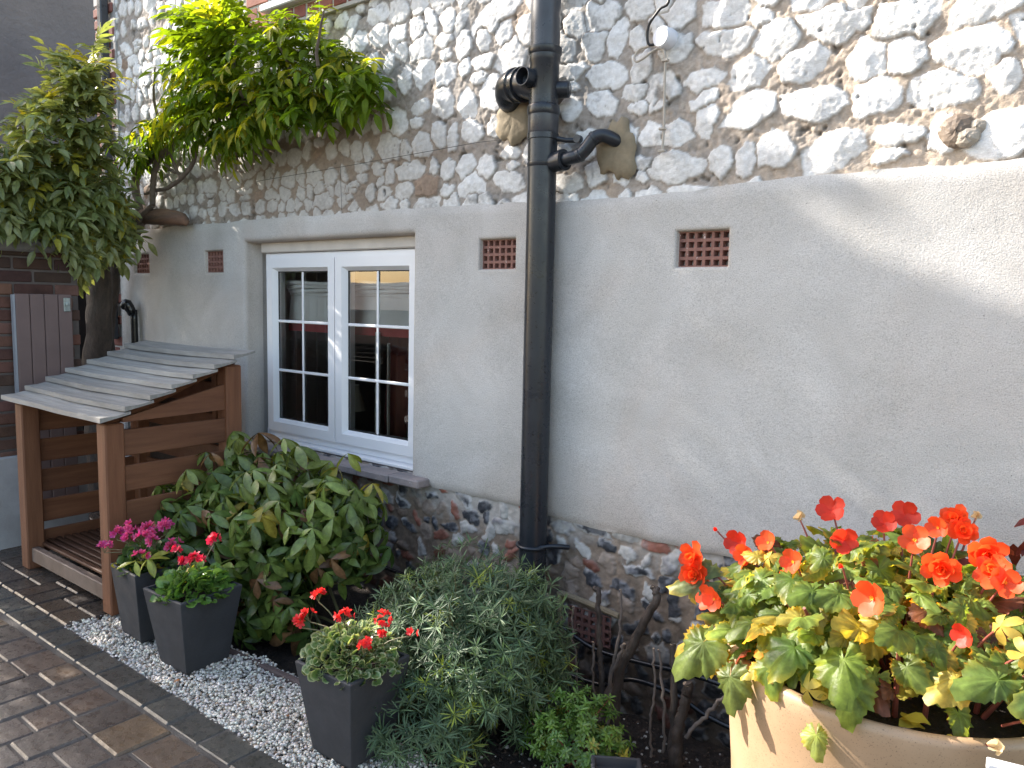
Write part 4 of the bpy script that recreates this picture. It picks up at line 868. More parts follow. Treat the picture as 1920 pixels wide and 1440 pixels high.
def umbel(parent, c, rad, n, size, T, rg, foot, mat=None):
    u = unit(n, rg); u[:, 2] = np.abs(u[:, 2])*.9-.1; pos = np.array(c)+u*rad*rg.uniform(.25, 1, (n, 1)); d = np.cross(u, unit(n, rg))
    V, F, C = scatter(T, pos, d, u, np.full(n, size)*rg.uniform(.8, 1.15, n), np.ones((n, 3))*rg.uniform(.85, 1.1, (n, 1)), rg)
    o = mkobj('flower_head', V, [F], M['petal'], parent, C, False)
    g = G(); c = np.array(c)
    g.tube([foot, (np.array(foot)+c)/2+np.array((.01, 0, .02)), c-np.array((0, 0, rad*.8))], .0022, 6, smoothn=3)
    for p in pos: g.tube([c-np.array((0, 0, rad*.8)), p], .0009, 4, cap=False)
    so_ = g.build('flower_stalk', [M['gstem']], parent, smooth=True)
def mound(center, rx, ry, rz_, n, rg, thick=.35):
    u = unit(n, rg); u[:, 2] = np.abs(u[:, 2]); k = 1-thick*rg.random((n, 1)); return np.array(center)+u*k*np.array((rx, ry, rz_)), u
rp_ = np.random.default_rng(9)
pg = thing('pelargonium', (pots[0][0], pots[0][1], .29), 'pelargonium with pink and magenta flowers in the planter by the wood store post', 'plant')
T = [roundleaf(rp_) for _ in range(3)]
pos, u = mound((pots[0][0], pots[0][1], .30), .15, .14, .12, 230, rp_); leafmesh('foliage', pg, T, pos, u+unit(230, rp_)*.6, u*.8+np.array((0, -.2, .8)), rp_.uniform(.035, .055, 230), greens(230, rp_, (.05, .10, .03), (.09, .15, .045), .03), M['leaf'], rp_)
Tp = [flower5(rp_, (.55, .01, .07), (.62, .13, .38), cup=.3) for _ in range(3)]+[flower5(rp_, (.45, .01, .10), (.50, .07, .36), cup=.3)]
for c, r_, n in (((-3.56, -1.24, .445), .035, 8), ((-3.475, -1.21, .475), .045, 10), ((-3.40, -1.17, .475), .04, 10), ((-3.43, -1.25, .45), .035, 8), ((-3.34, -1.12, .50), .045, 12), ((-3.29, -1.20, .455), .04, 9), ((-3.34, -1.22, .47), .04, 9), ((-3.555, -1.30, .395), .03, 6), ((-3.27, -1.13, .42), .04, 9), ((-3.30, -1.26, .405), .03, 6), ((-3.60, -1.26, .385), .022, 4)):
    umbel(pg, c, r_, n, .021, Tp, rp_, (pots[0][0]+rp_.uniform(-.05, .05), pots[0][1], .31))
pg = thing('pelargonium', (pots[1][0], pots[1][1], .29), 'green leaved pelargonium with a few red flowers in the middle black planter', 'plant')
pos, u = mound((pots[1][0]+.01, pots[1][1], .295), .175, .15, .115, 380, rp_); leafmesh('foliage', pg, T, pos, u+unit(380, rp_)*.6, u*.8+np.array((0, -.2, .8)), rp_.uniform(.03, .052, 380), greens(380, rp_, (.09, .19, .03), (.15, .25, .06), .02), M['leaf'], rp_)
Tr = [flower5(rp_, (.60, .012, .05), (.66, .02, .08), cup=.2) for _ in range(3)]
for c, r_, n in (((-2.92, -1.22, .46), .034, 10), ((-2.95, -1.12, .52), .03, 7), ((-3.04, -1.20, .43), .016, 3), ((-3.10, -1.20, .46), .016, 3)): umbel(pg, c, r_, n, .022, Tr, rp_, (pots[1][0]+rp_.uniform(-.04, .04), pots[1][1], .31))
pg = thing('pelargonium', (pots[2][0], pots[2][1], .29), 'variegated pelargonium with cream edged leaves and scarlet flowers in the right black planter', 'plant')
T3 = [roundleaf(rp_, edge=(3.6, 2.4, 4.2), base=(1, 1, 1)) for _ in range(4)]
pos, u = mound((pots[2][0]+.0, pots[2][1], .30), .185, .165, .13, 620, rp_); leafmesh('foliage', pg, T3, pos, u+unit(620, rp_)*.6, u*.8+np.array((0, -.25, .8)), rp_.uniform(.022, .042, 620), greens(620, rp_, (.085, .15, .045), (.13, .20, .06), .0), M['leaf'], rp_)
Ts = [flower5(rp_, (.60, .02, .02), (.72, .045, .05), cup=.2) for _ in range(3)]
for c, r_, n in (((-2.145, -1.20, .505), .030, 9), ((-2.14, -1.24, .445), .030, 8), ((-2.155, -1.27, .425), .024, 6), ((-2.005, -1.20, .465), .032, 9), ((-1.86, -1.24, .415), .034, 10), ((-1.87, -1.15, .475), .032, 9), ((-1.845, -1.16, .445), .02, 4), ((-1.78, -1.10, .44), .016, 3)): umbel(pg, c, r_, n, .017, Ts, rp_, (pots[2][0]+rp_.uniform(-.05, .05), pots[2][1], .33))
# ================================================================ BROAD LEAVED SHRUB
rb = np.random.default_rng(31)
def whorl(rg, n, L=1, W=.38, droop=-38):
    parts = []
    for i in range(n):
        s_ = rg.uniform(.7, 1.05); v, f = leaflet(L*s_, W*s_, 6, .22, rg.uniform(.1, .45), tip=.75, peak=.58, wavy=.006)
        t = v[:, 1:2]/L; c = np.array((1, 1, 1))*(1-.0*t)+np.array((.35, .05, -.25))*np.clip(t-.55, 0, 1)*rg.choice([0, 0, 1.3]); mid = np.zeros(len(v), bool); mid[1::3] = True; c = np.broadcast_to(c, (len(v), 3)).copy(); c[mid] *= 1.35
        parts.append((place(v, (0, 0, 0), i*2*math.pi/n+rg.uniform(-.3, .3), R(rg.uniform(droop-22, droop+22)), R(rg.uniform(-18, 18))), f, c*rg.uniform(.85, 1.15)))
    return combine(parts)
sh = thing('broad_leaved_shrub', (-3.0, -.62, -.08), 'large shrub with whorls of broad drooping green leaves below the window', 'shrub')
TW = [whorl(rb, k) for k in (4, 5, 5, 6, 3)]
lobes = [((-3.45, -.72, .42), (.42, .34, .34), 190), ((-3.05, -.66, .42), (.44, .38, .34), 230), ((-2.74, -.52, .48), (.20, .24, .28), 90), ((-2.98, -.78, .10), (.28, .22, .28), 110), ((-3.75, -.78, .38), (.28, .2, .22), 60), ((-3.2, -.55, .62), (.5, .25, .17), 90)]
P = []; U = []
for c, r_, n in lobes:
    u = unit(n, rb); k = 1-.45*rb.random((n, 1))**1.5; P.append(np.array(c)+u*k*np.array(r_)); U.append(u)
P = np.concatenate(P); U = np.concatenate(U); P[:, 0] -= .05; ok = (P[:, 2] > -.02) & (P[:, 1] < -.16) & (P[:, 0] < -2.62); P, U = P[ok], U[ok]; n = len(P)
P[:, 0] = np.maximum(P[:, 0], -3.95)
sh_ = np.array([(-3.62, -.62, .80), (-3.52, -.66, .86), (-3.42, -.70, .84), (-3.30, -.66, .88), (-3.68, -.72, .74), (-3.18, -.60, .86), (-3.05, -.62, .84), (-2.82, -.50, .82), (-3.84, -.78, .62), (-3.90, -.82, .52), (-3.46, -.82, .78)])
P = np.vstack([P, sh_]); U = np.vstack([U, np.tile((0, -.2, 1.0), (len(sh_), 1))]); n = len(P)
nrm = U*.9+np.array((0, -.25, .75))+unit(n, rb)*.45; d = np.cross(nrm, unit(n, rb))
tint = greens(n, rb, (.055, .10, .026), (.12, .165, .035), .06, (.30, .24, .04), .28); hi_ = np.clip((P[:, 2]-.5)/.3, 0, 1)[:, None]*rb.random((n, 1)); tint = tint*(1-hi_*.6)+np.array((.24, .26, .06))*hi_*.6
red = rb.random(n) < .10; tint[red] = np.array((.16, .085, .04))*rb.uniform(.7, 1.2, (red.sum(), 1))
V, F, C = scatter(TW, P, d, nrm, rb.uniform(.09, .15, n), tint, rb); mkobj('foliage', V, [F], M['leaf'], sh, C, True)
for k in range(16):
    e = P[rb.integers(n)]; b = np.array((-3.0+rb.uniform(-.35, .3), -.55+rb.uniform(-.15, .1), -.09)); G().tube([b, b*.5+e*.5+np.array((0, 0, .05)), e], [.009, .007, .004], 7, smoothn=4).build('stem', [M['gstem']], sh, smooth=True)
# low shoot over the first pots
d0 = np.array([(-3.36, -1.20, .40), (-3.30, -1.22, .385), (-3.33, -1.27, .375), (-3.26, -1.25, .395)]); n = len(d0)
V, F, C = scatter([whorl(rb, 4, droop=-15)], d0, unit(n, rb), np.tile((0, -.3, 1.0), (n, 1)), np.full(n, .10), np.tile((.25, .27, .04), (n, 1)), rb); mkobj('low_shoot', V, [F], M['leaf'], sh, C, True)
# ================================================================ FINE LEAVED BUSH
rf = np.random.default_rng(41)
def rosette(rg, n=13, droop=10):
    parts = []
    for i in range(n):
        s_ = rg.uniform(.6, 1.1); el = rg.uniform(-25, 55)
        v, f = leaflet(s_, .085, 3, .3, rg.uniform(-.05, .35), tip=.7, peak=.5); parts.append((place(v, (0, 0, rg.uniform(-.25, .1)), i*2.4+rg.uniform(-.3, .3), R(el)), f, rg.uniform(.8, 1.25)*(1.5 if i > n*.8 else 1)))
    return combine(parts)
bb = thing('fine_leaved_bush', (-1.85, -.75, -.08), 'rounded grey green bush of fine narrow leaves at the foot of the soil pipe', 'bush')
TR = [rosette(rf, k) for k in (11, 13, 15, 13)]
P = []; U = []
for c, r_, n in (((-1.88, -.72, .20), (.43, .38, .34), 1100), ((-1.68, -.66, .28), (.20, .24, .30), 300), ((-2.12, -.74, .18), (.26, .3, .24), 360), ((-1.9, -.98, .06), (.36, .26, .22), 420), ((-1.95, -.55, .36), (.3, .2, .22), 160)):
    u = unit(n, rf); k = 1-.42*rf.random((n, 1))**1.3; P.append(np.array(c)+u*k*np.array(r_)); U.append(u)
P = np.concatenate(P); U = np.concatenate(U); ok = (P[:, 2] > -.05) & (P[:, 1] < -.1) & ((P[:, 0] > -2.16) | (P[:, 1] > -1.0)); P, U = P[ok], U[ok]
cl = fbm(P[:, 0]+P[:, 1]*.7, P[:, 2]+P[:, 1]*.5, 5, 2, 44); ok = cl > -.45; P, U = P[ok], U[ok]; n = len(P)
nrm = U+np.array((0, -.1, .45))+unit(n, rf)*.25; d = np.cross(nrm, unit(n, rf))
tint = greens(n, rf, (.050, .095, .046), (.095, .145, .068), .045, (.26, .32, .05), .25)
V, F, C = scatter(TR, P, d, nrm, rf.uniform(.042, .072, n), tint, rf); mkobj('foliage', V, [F], M['fine'], bb, C, False)
g = G()
for k in range(90):
    i = rf.integers(n); e = P[i]; b = np.array((-1.86, -.7, -.08))+rf.normal(0, .05, 3)*np.array((1, 1, 0)); g.tube([b, b*.45+e*.55+np.array((0, 0, .03)), e], [.005, .003, .002], 5, smoothn=3)
g.build('stems', [M['gstem']], bb, smooth=True)
# ---- small bright plant
sm_ = thing('low_green_plant', (-1.40, -.66, -.08), 'low bright green leafy plant at the right foot of the fine leaved bush', 'plant')
def rosette2(rg):
    parts = []
    for i in range(12):
        v, f = leaflet(rg.uniform(.55, 1), .26, 4, .25, .2, tip=.7, peak=.5); parts.append((place(v, (0, 0, -.05*i*.3), i*2.4, R(35-i*5)), f, rg.uniform(.85, 1.2)))
    return combine(parts)
T2 = [rosette2(rf) for _ in range(3)]; P = []; n = 330
u = unit(n, rf); u[:, 2] = np.abs(u[:, 2]); P = np.array((-1.40, -.66, -.04))+u*(1-.5*rf.random((n, 1)))*np.array((.21, .2, .25)); nrm = u+np.array((0, -.2, .8))
V, F, C = scatter(T2, P, np.cross(nrm, unit(n, rf)), nrm, rf.uniform(.022, .038, n), greens(n, rf, (.085, .17, .03), (.14, .23, .04), .05, (.3, .3, .05)), rf); mkobj('foliage', V, [F], M['leaf'], sm_, C, True)
g = G(); 
for k in range(40): e = P[rf.integers(n)]; g.tube([(-1.40+rf.normal(0, .03), -.64+rf.normal(0, .03), -.08), e], [.003, .0015], 5)
g.build('stems', [M['stem']], sm_, smooth=True)
# ================================================================ CUT ROSE STEMS
def stump(label, cls):
    b0 = np.array(cls[0][0][0]); t = thing('cut_rose_stem', tuple(b0), label, 'stump', 'pruned rose stumps against the flint wall')
    for pts, rad in cls:
        rad = [r_*.62 for r_ in rad]; G().tube(pts, rad, 10, smoothn=9, jit=.0028, rng=rf).build('stem', [M['bark'] if rad[0] > .012 else M['vine']], t, smooth=True)
        p = np.array(pts[-1]); q = np.array(pts[-1])-np.array(pts[-2]); G().lathe(p, [(rad[-1]*.98, 0), (rad[-1]*.9, .0015), (0, .002)], 12, axis=q/np.linalg.norm(q)).build('cut_end', [surf('cut_wood', (.45, .33, .22), (.34, .24, .16), 30, .8)], t)
    return t
stump('dark cluster of pruned rose stems in front of the low air brick', [
    ([(-1.50, -.22, -.17), (-1.49, -.20, .05), (-1.43, -.17, .22), (-1.36, -.16, .38), (-1.375, -.15, .43)], [.040, .034, .03, .026, .022]),
    ([(-1.53, -.24, -.15), (-1.57, -.21, .03), (-1.60, -.19, .20), (-1.62, -.17, .34), (-1.64, -.165, .36)], [.022, .020, .018, .018, .018]),
    ([(-1.50, -.26, -.15), (-1.50, -.24, .08), (-1.48, -.22, .25), (-1.50, -.20, .40)], [.012, .011, .009, .007]),
    ([(-1.54, -.25, -.15), (-1.50, -.25, .05), (-1.45, -.24, .20)], [.014, .013, .010])])
stump('thick sawn rose stump with a pale cut end beside the sand coloured planter', [
    ([(-1.18, -.30, -.18), (-1.18, -.29, -.05), (-1.16, -.28, .08), (-1.155, -.28, .145)], [.042, .034, .031, .030]),
    ([(-1.21, -.27, -.16), (-1.22, -.25, .05), (-1.25, -.22, .25)], [.026, .022, .018]),
    ([(-1.24, -.28, -.16), (-1.26, -.26, .05), (-1.30, -.24, .22)], [.010, .009, .007]),
    ([(-1.15, -.29, -.06), (-1.08, -.26, .05), (-1.02, -.24, .13)], [.013, .012, .010]),
    ([(-1.26, -.34, -.16), (-1.27, -.34, -.02), (-1.265, -.33, .10), (-1.28, -.32, .26)], [.008, .0075, .007, .006])])
stump('single thin pruned stem at the left of the low air brick', [([(-1.63, -.30, -.13), (-1.64, -.29, .05), (-1.67, -.28, .20), (-1.68, -.27, .30)], [.008, .007, .006, .006]), ([(-1.665, -.28, .2), (-1.64, -.285, .24)], [.003, .002])])
stump('short reddish pruned stem right of the thin one under the air brick', [([(-1.54, -.30, -.12), (-1.55, -.30, .05), (-1.565, -.29, .19)], [.010, .008, .007])])
o = G().box((-2.85, -.60, -.09), (-2.64, -.42, -.02), col=(.26, .13, .11), bev=.008, rz=R(-28)).build('loose_brick', [M['brick']]); tag(o, 'loose brown brick lying in the bed behind the right black planter', 'brick')
o = G().box((-3.0, -1.03, -.08), (-2.2, -1.0, -.005), col=(.13, .09, .08), bev=.006, rz=R(3)).build('edging_board', [M['brick']]); tag(o, 'dark edging strip between the white gravel and the soil', 'edging')
# fallen leaves
fl, ff = leaflet(.05, .035, 5, .5, .4, tip=.8)
for k, (x, y, c, s_, lb) in enumerate(((-2.50, -1.12, (.16, .09, .06), .55, 'small dark brown dead leaf on the white gravel by the shrub'), (-2.30, -1.22, (.25, .12, .06), .5, 'brown dead leaf on the white gravel left of the right planter'), (-2.86, -1.33, (.38, .15, .05), .5, 'orange bit of dead leaf at the front corner of the middle planter'), (-1.42, -.98, (.30, .13, .04), 1.0, 'orange dead leaf on the soil at the bottom of the photo'), (-1.22, -.72, (.34, .17, .06), .8, 'tan dead leaf on the soil beside the small dark pot'), (-1.33, -.88, (.22, .08, .035), 1.0, 'rust coloured dead leaf on the soil under the low green plant'))):
    z_ = float(soil_z(np.array([x]), np.array([y]))[0])+.01 if y > -1.0 else .004
    o = mkobj('fallen_leaf', place(fl*s_, (x, y, z_), k*1.3, R(8)), [ff], M['leaf'], None, np.tile(c, (len(fl), 1)), True); tag(o, lb, 'leaf', 'fallen leaves')
# ================================================================ ROUND PLANTER AND BEGONIAS
PC = np.array((-.41, -.62)); RZ = .62
rd = thing('round_planter', (PC[0], PC[1], -.06), 'large round sand coloured glazed planter filled with orange begonias', 'planter')
G().lathe((PC[0], PC[1], 0), [(.0, -.06), (.385, -.06), (.392, -.04), (.41, .25), (.428, .45), (.440, RZ-.05), (.4425, RZ-.02), (.439, RZ-.006), (.430, RZ), (.420, RZ+.0), (.412, RZ-.006), (.408, RZ-.02), (.404, RZ-.08)], 96).build('pot_body', [M['sandpot']], rd, smooth=True)
a = np.linspace(0, 2*np.pi, 40, endpoint=False); V = [(PC[0], PC[1], RZ-.045)]
for q_ in (.15, .27, .406): V += [(PC[0]+q_*math.cos(t), PC[1]+q_*math.sin(t), RZ-.055+.012*math.sin(t*5+q_*20)) for t in a]
F = [[0, 1+i, 1+(i+1) % 40] for i in range(40)]; F4 = [[1+k*40+i, 41+k*40+i, 41+k*40+(i+1) % 40, 1+k*40+(i+1) % 40] for k in range(2) for i in range(40)]
G().add(V, [F, F4]).build('compost', [M['soil']], rd)
o = G().box((-.14, -1.075, RZ-.01), (-.02, -1.045, RZ+.012), bev=.002, rz=R(10)).build('plant_label', [M['label']]); tag(o, 'white plastic plant label on the rim of the round planter', 'label')
rg_ = np.random.default_rng(55)
def begleaf(rg, n=44):
    """asymmetric pointed leaf with finely toothed, crinkled margin; base at origin, tip +Y"""
    a = np.linspace(R(-168), R(168), n+1); skew = rg.uniform(-.22, .22); V = [(0, .22, 0)]; C = [(1.2, 1.2, 1)]; ph = rg.uniform(0, 6); rings = (.28, .55, .80, 1.0)
    ec = rg.choice([0, 1, 2], p=[.5, .3, .2]); veins = np.array([-2.3, -1.5, -.75, 0, .75, 1.5, 2.3])+rg.uniform(-.1, .1, 7)
    for k, f in enumerate(rings):
        for i, t in enumerate(a):
            base_r = .37+.36*math.exp(-(t/.46)**2)+.06*math.exp(-((abs(t)-.95)/.22)**2)+.03*math.exp(-((abs(t)-1.7)/.25)**2)
            tooth = .028*((i % 2)*2-1)+.018*math.sin(i*1.9+ph) if k == 3 else 0
            r_ = f*(base_r*(1+skew*math.sin(t))+tooth); dv = np.abs(veins-t).min()
            z = -.06*f*f+.05*f*math.cos(2*t+ph)*f+.022*f*(min(dv, .35)/.35-.5)+.045*f**2*math.sin(3*t+ph*2)+.03*f**3*math.sin(11*t+ph)-.16*f*f*max(0, math.cos(t))+rg.normal(0, .011)
            V.append((r_*math.sin(t), .22+r_*math.cos(t), z)); c = np.array((1.0, 1, 1))*(1.35 if dv < .09 and k < 3 else .95)
            if k == 3 and ec == 1: c = np.array((1.9, 1.4, .9))
            if k == 3 and ec == 2: c = np.array((2.2, .95, .8))
            bl_ = np.clip(math.sin(2.1*f*t+ph)*f-.35, 0, .6); c = c*(1-bl_)+c*np.array((1.9, 1.25, .6))*bl_; C.append(c)
    m = n+1; T = [[0, 1+i, 2+i, 2+i] for i in range(n)]; Q = [[1+k*m+i, 1+(k+1)*m+i, 2+(k+1)*m+i, 2+k*m+i] for k in range(3) for i in range(n)]
    V = np.array(V); V[:, :2] *= .9
    return V, np.array(T+Q), np.array(C, float)
bg_ = thing('begonia', (PC[0], PC[1], RZ-.05), 'mass of begonias with toothed green and yellowing leaves and orange red flowers', 'plant')
TB = [begleaf(rg_) for _ in range(9)]
n = 720; u = unit(n, rg_); u[:, 2] = np.abs(u[:, 2])*.9; u /= np.linalg.norm(u, axis=1)[:, None]; k = 1-.50*rg_.random((n, 1))**1.6
P = np.array((PC[0], PC[1], RZ+.02))+u*k*np.array((.46, .42, .25))+np.array((0, 0, .02)); P[:, 2] += .02*rg_.normal(size=n)
# opening low at the front where the compost shows
frt = (P[:, 1] < -.80) & (P[:, 2] < .75) & (P[:, 0] > -.42); keep_ = ~frt | (rg_.random(n) < .22); lft = (P[:, 2] < .66) & (P[:, 0] > -.6) & (P[:, 1] < -.7); keep_ &= ~lft | (rg_.random(n) < .25)
P, u = P[keep_], u[keep_]; n = len(P)
nrm = u*.7+np.array((0, -.25, .7))+unit(n, rg_)*.5; d = np.stack([u[:, 0], u[:, 1], u[:, 2]*.1-.25], 1)+unit(n, rg_)*.6
tint = greens(n, rg_, (.11, .17, .035), (.21, .28, .06), .0, v=.25); yl = rg_.random(n) < .17; tint[yl] = np.array((.42, .36, .07))*rg_.uniform(.7, 1.2, (yl.sum(), 1)); bw = rg_.random(n) < .07; tint[bw] = np.array((.20, .08, .045))*rg_.uniform(.7, 1.2, (bw.sum(), 1))
sc_b = rg_.uniform(.065, .125, n)
def begmesh(name, P, d, nrm, sc, tint): return leafmesh(name, bg_, TB, P, d, nrm, sc, tint, M['begleaf'], rg_)
begmesh('foliage', P, d, nrm, sc_b, tint)
# hand placed big leaves at the front, hanging over the rim
HL = [((-.80, -.92, .66), (-.5, -.5, -.55), .19, (.13, .19, .05)), ((-.87, -.80, .60), (-.6, -.3, -.6), .16, (.40, .33, .06)), ((-.80, -.90, .63), (-.2, -.3, -1), .12, (.36, .30, .05)), ((-.72, -.99, .62), (.1, -.5, -.8), .14, (.12, .17, .05)), ((-.44, -1.02, .765), (.15, -.7, -.45), .165, (.17, .24, .04)), ((-.42, -1.04, .715), (.1, -.5, -.7), .14, (.20, .27, .05)), ((-.62, -1.00, .68), (.2, -.5, -.7), .12, (.16, .24, .05)), ((-.12, -.95, .77), (-.6, -.6, -.12), .145, (.14, .21, .05)), ((-.02, -.92, .76), (-.5, -.7, -.1), .15, (.12, .18, .05)), ((-.55, -.99, .74), (-.1, -.8, -.2), .17, (.10, .17, .04)), ((-.20, -.96, .755), (-.4, -.5, -.2), .13, (.45, .38, .08)), ((-.86, -.78, .76), (-.8, -.4, -.2), .17, (.14, .20, .09)), ((-.48, -1.07, .575), (.3, -.6, -.6), .085, (.25, .32, .08))]
P = np.array([h[0] for h in HL]); d = np.array([h[1] for h in HL]); tb = np.array([h[3] for h in HL])
begmesh('hanging_leaves', P, d, np.tile((-.1, -.75, .65), (len(HL), 1))+unit(len(HL), rg_)*.25, np.array([h[2] for h in HL]), tb)
g = G()
for k in range(60):
    t = rg_.uniform(0, 6.28); r_ = rg_.uniform(.02, .28); b = np.array((PC[0]+r_*math.cos(t), PC[1]+r_*math.sin(t), RZ-.05)); e = b+np.array((math.cos(t)*rg_.uniform(0, .17), math.sin(t)*rg_.uniform(0, .17), rg_.uniform(.12, .26))); g.tube([b, (b+e)/2+np.array((0, 0, .03)), e], [.007, .006, .004], 7, smoothn=3)
g.build('stems', [M['stem']], bg_, smooth=True)
OR1, OR2, RD = (.90, .19, .035), (.84, .10, .022), (.72, .045, .018)
def begflower(c, s_, kind, face=(.05, -.95, .3)):
    parts = []; 
    if kind == 'double':
        for ring, (npet, sz, tl) in enumerate(((6, 1.0, 12), (6, .8, 35), (5, .6, 55), (4, .4, 72))):
            for i in range(npet):
                v, f = leaflet(sz, .70*sz, 7, .2, -.25, tip=.32, peak=.62, wavy=.05); parts.append((place(v, (0, 0, .06*ring), i*2*math.pi/npet+ring*.6+rg_.uniform(-.2, .2), R(tl+rg_.uniform(-10, 10))), f, np.array(OR1 if ring > 1 else OR2)*rg_.uniform(.85, 1.2)))
    elif kind in ('single', 'red', 'cream', 'yellow'):
        cc_ = {'single': OR2, 'red': RD, 'cream': (.72, .62, .42), 'yellow': (.66, .52, .10)}[kind]
        for i in range(5 if kind != 'cream' else 4):
            v, f = leaflet(1, .84 if kind != 'yellow' else .5, 8, .12, -.2 if kind != 'yellow' else .5, tip=.30, peak=.6, wavy=.035); parts.append((place(v, (0, 0, .02*(i % 2)), i*2*math.pi/5+rg_.uniform(-.1, .1), R({'cream': 55, 'yellow': -15}.get(kind, 15)+rg_.uniform(-8, 12))), f, np.array(cc_)*rg_.uniform(.85, 1.15)))
        if kind in ('single',):
            for i in range(7): v, f = leaflet(.2, .07, 2, .1, 0); parts.append((place(v, (0, 0, .05), i*.9, R(50)), f, (.85, .55, .06)))
    elif kind == 'bud':
        for i in range(4): v, f = leaflet(1, .6, 4, .5, -.5, tip=.5, peak=.5); parts.append((place(v, (0, 0, 0), i*1.57, R(70)), f, np.array(RD)*1.3))
    V, F, C = combine(parts); z = Vector(face).normalized(); x = z.cross(Vector((0, 0, 1))); x.normalize(); y = z.cross(x)
    Mx = np.array([x[:], y[:], z[:]]).T; V = (V*s_*1.05) @ Mx.T+np.array(c)
    fo = mkobj('flower', V, [F], M['petal'], bg_, C, True)
    b = np.array(c)-np.array(face)*.0; e = np.array(c)*1.0; base = e*.80+np.array((PC[0], PC[1], RZ))*.20+np.array((0, 0, -.05))
    G().tube([base, (base+e)/2+np.array((0, 0, .005)), e-np.array(z)*.004], [.0035, .003, .0025], 6, smoothn=3).build('flower_stalk', [M['stem']], bg_, smooth=True)
FW = [((-.935, -.76, .805), .050, 'double'), ((-.925, -.78, .755), .046, 'double'), ((-.90, -.78, .725), .036, 'single'), ((-.86, -.82, .715), .040, 'single'), ((-.83, -.85, .73), .036, 'single'), ((-.845, -.66, .845), .042, 'red'), ((-.81, -.69, .825), .036, 'single'), ((-.91, -.67, .87), .020, 'bud'), ((-.74, -.70, .875), .036, 'single'), ((-.63, -.82, .875), .036, 'single'), ((-.655, -.82, .84), .02, 'bud'),
      ((-.705, -.55, .925), .034, 'cream'), ((-.62, -.52, .955), .046, 'red'), ((-.53, -.73, .935), .040, 'red'), ((-.50, -.85, .90), .022, 'bud'), ((-.40, -.955, .875), .048, 'single'), ((-.47, -.56, .955), .038, 'red'), ((-.43, -.50, .975), .042, 'red'), ((-.37, -.68, .955), .042, 'single'), ((-.335, -.56, .97), .034, 'single'), ((-.29, -.78, .93), .048, 'double'), ((-.305, -.47, .975), .046, 'double'), ((-.285, -.50, .955), .040, 'double'),
      ((-.265, -.43, .985), .03, 'cream'), ((-.215, -.62, .94), .052, 'double'), ((-.19, -.66, .905), .048, 'double'), ((-.165, -.69, .895), .040, 'single'), ((-.21, -.94, .835), .030, 'red'), ((-.15, -.90, .86), .042, 'yellow'), ((-.10, -.93, .82), .038, 'yellow'), ((-.92, -.80, .70), .034, 'yellow'), ((-.50, -1.08, .665), .045, 'yellow'), ((-.72, -.75, .85), .036, 'yellow'), ((-.13, -1.0, .63), .03, 'cream'), ((-.21, -.99, .60), .03, 'yellow'), ((-.06, -.97, .70), .04, 'yellow')]
for c, s_, kd in FW: begflower(c, s_, kd, (rg_.uniform(-.45, .25), -.85, rg_.uniform(.05, .55)))
o = thing('fallen_petal', (-.30, -.99, RZ-.03), 'yellow fallen begonia petals on the compost inside the planter rim', 'petal')
for k in range(3):
    v, f = leaflet(.06, .05, 5, .3, .4, tip=.5, wavy=.04); mkobj('petal', place(v, (-.32+k*.03, -.985+.01*k, RZ-.02+.008*k), k*1.2-.8, R(15)), [f], M['petal'], o, np.tile((.66, .56, .08), (len(v), 1)), True)
# dark red leaved plant just behind at the right edge
o = thing('red_leaved_plant', (-.12, -.42, .6), 'dark red leaved begonia at the back right of the round planter', 'plant')
n = 40; P = np.c_[rg_.uniform(-.22, .08, n), rg_.uniform(-.55, -.30, n), rg_.uniform(.80, .97, n)]; V, F, C = scatter([leaflet(1, .35, 5, .3, .3, serr=.12)+(np.ones((18, 3)),)], P, unit(n, rg_)+np.array((.2, -.1, .1)), unit(n, rg_)+np.array((0, -.5, .8)), rg_.uniform(.07, .12, n), np.array((.14, .03, .03))*rg_.uniform(.6, 1.3, (n, 1)), rg_); mkobj('foliage', V, [F], M['begleaf'], o, C, True)
# ================================================================ OFF-FRAME: leaf screen added to shade the wall, outbuilding behind
rt_ = np.random.default_rng(66)
tree = thing('shade_screen', (-13.2, -2.9, -.05), 'unseen leaf screen added off to the left and shaped to shade the wall', 'tree')
def lit(xp, zp):
    """where sunlight should reach, in wall coordinates"""
    L = np.zeros(len(xp), bool)
    main = 1.715-.415*(xp+.786); fu = 1.963-.49*(xp+.772); fl = 1.885-.41*(xp+.808)
    L |= (zp > main) & (xp > -.80) & ~((zp < fu) & (zp > fl) & (xp < -.53))
    L |= (zp > fu) & (xp > -2.0)
    L |= (xp < -1.75) & (xp > -4.0) & (zp > 1.15+.12*np.sin(xp*5))
    L |= (xp <= -4.0) & (zp > 2.08)
    L |= (xp < -4.15) & (xp > -4.75) & (zp > 1.72) & (np.sin(xp*9+zp*12) > -.4)
    L |= (xp > 2.3) & (xp < 6.5) & (zp > -3.6) & (zp < -.6)
    hole_ = (np.sin(xp*7.3+zp*3.1)*np.sin(zp*8.7-xp*2.0) > .15)
    L |= (xp > -1.9) & (xp < 1.6) & (zp > -2.1) & (zp < -.85) & hole_
    L |= (xp > -3.2) & (xp < -1.0) & (zp > -.4) & (zp < .7) & (np.sin(xp*9+1)*np.sin(zp*11) > .1)
    return L
sx, sy, sz = S
n = 72000; xp = rt_.uniform(-7.6, 7.5, n); zp = rt_.uniform(-9, 8.5, n); t = (xp+13+rt_.uniform(-.25, .25, n))/(-sx); P = np.c_[xp+sx*t, sy*t, zp+sz*t]
ok = ~lit(xp, zp) & (P[:, 2] > 1.5) & (P[:, 2] < 10.1+.0*xp); P = P[ok]; n = len(P)  # added leaves kept only where the wall should be shaded
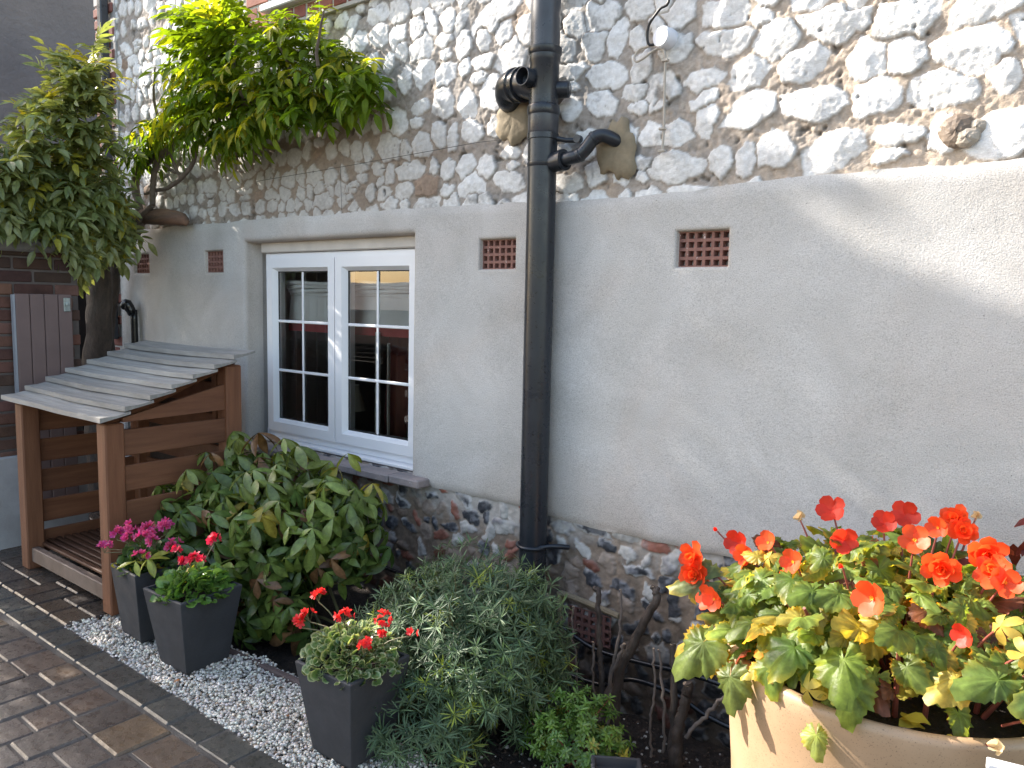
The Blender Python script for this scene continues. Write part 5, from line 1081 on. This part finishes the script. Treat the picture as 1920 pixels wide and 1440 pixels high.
m_ = 45000; xe = rt_.uniform(-1.3, .9, m_); ze = 1.78-.45*(xe+.786)+rt_.uniform(-.35, .35, m_); te = (xe+13+rt_.uniform(-.2, .2, m_))/(-sx); Pe = np.c_[xe+sx*te, sy*te, ze+sz*te][~lit(xe, ze)]
sc_t = np.concatenate([rt_.uniform(.06, .12, n), np.full(len(Pe), .03)]); near = np.concatenate([(np.abs(zp[ok]-(1.78-.45*(xp[ok]+.786))) < .35) & (xp[ok] > -1.3) & (xp[ok] < .9), np.zeros(len(Pe), bool)]); sc_t[near] = .03; P = np.vstack([P, Pe]); n = len(P)
lv, lf = leaflet(1, .8, 2, .2, .1); V, F, C = scatter([(lv, lf, np.ones((len(lv), 3)))], P, unit(n, rt_), np.tile(np.array(S), (n, 1))+unit(n, rt_)*.5, sc_t, greens(n, rt_, (.03, .06, .02), (.05, .09, .03)), rt_)
mkobj('crown', V, [F], M['treeleaf'], tree, C, False)
g = G().tube([(-13.2, -2.9, -.1), (-13.2, -2.9, 3), (-13.15, -2.9, 8)], [.3, .22, .08], 12, smoothn=4)
for k in range(12): z0 = 2.2+k*.6; a = k*2.1; g.tube([(-13.2, -2.9, z0), (-13.2+.3*math.cos(a), -2.9+1.1*math.sin(a), z0+.6)], [.06, .02], 6)
g.build('trunk', [M['bark']], tree, smooth=True)
ob = thing('outbuilding', (-12, -14, 0), 'low brick outbuilding with a tiled roof across the yard behind the camera', 'building')
G().box((-24, -15, -.1), (-3, -12, 1.3)).build('wall', [surf('yard_brick', (.30, .20, .15), (.22, .15, .12), 2, .9)], ob)
G().add([(-24.3, -11.7, 1.25), (-2.7, -11.7, 1.25), (-2.7, -13.5, 2.05), (-24.3, -13.5, 2.05), (-24.3, -15.3, 1.25), (-2.7, -15.3, 1.25)], [[[0, 1, 2, 3], [3, 2, 5, 4]]]).build('roof', [surf('roof_tiles', (.16, .12, .11), (.10, .08, .075), 3, .9, bump=.5, bscale=12)], ob)
for q_, (tx, ty, th, lb) in enumerate(((-20, -18, 5.0, 'leafy tree behind the left end of the outbuilding'), (-9.5, -17.5, 4.6, 'leafy tree behind the right end of the outbuilding'))):
    tr = thing('yard_tree', (tx, ty, -.1), lb, 'tree', 'trees behind the outbuilding'); n = 2500; u = unit(n, rt_); P = np.array((tx, ty, th))+u*(rt_.random((n, 1))**.4)*np.array((2.0, 1.6, 1.6))
    V, F, C = scatter([(lv, lf, np.ones((len(lv), 3)))], P, unit(n, rt_), unit(n, rt_), rt_.uniform(.12, .25, n), greens(n, rt_, (.04, .08, .02), (.07, .12, .03)), rt_); mkobj('crown', V, [F], M['treeleaf'], tr, C, False)
    G().tube([(tx, ty, -.1), (tx, ty, th)], [.18, .08], 8).build('trunk', [M['bark']], tr, smooth=True)
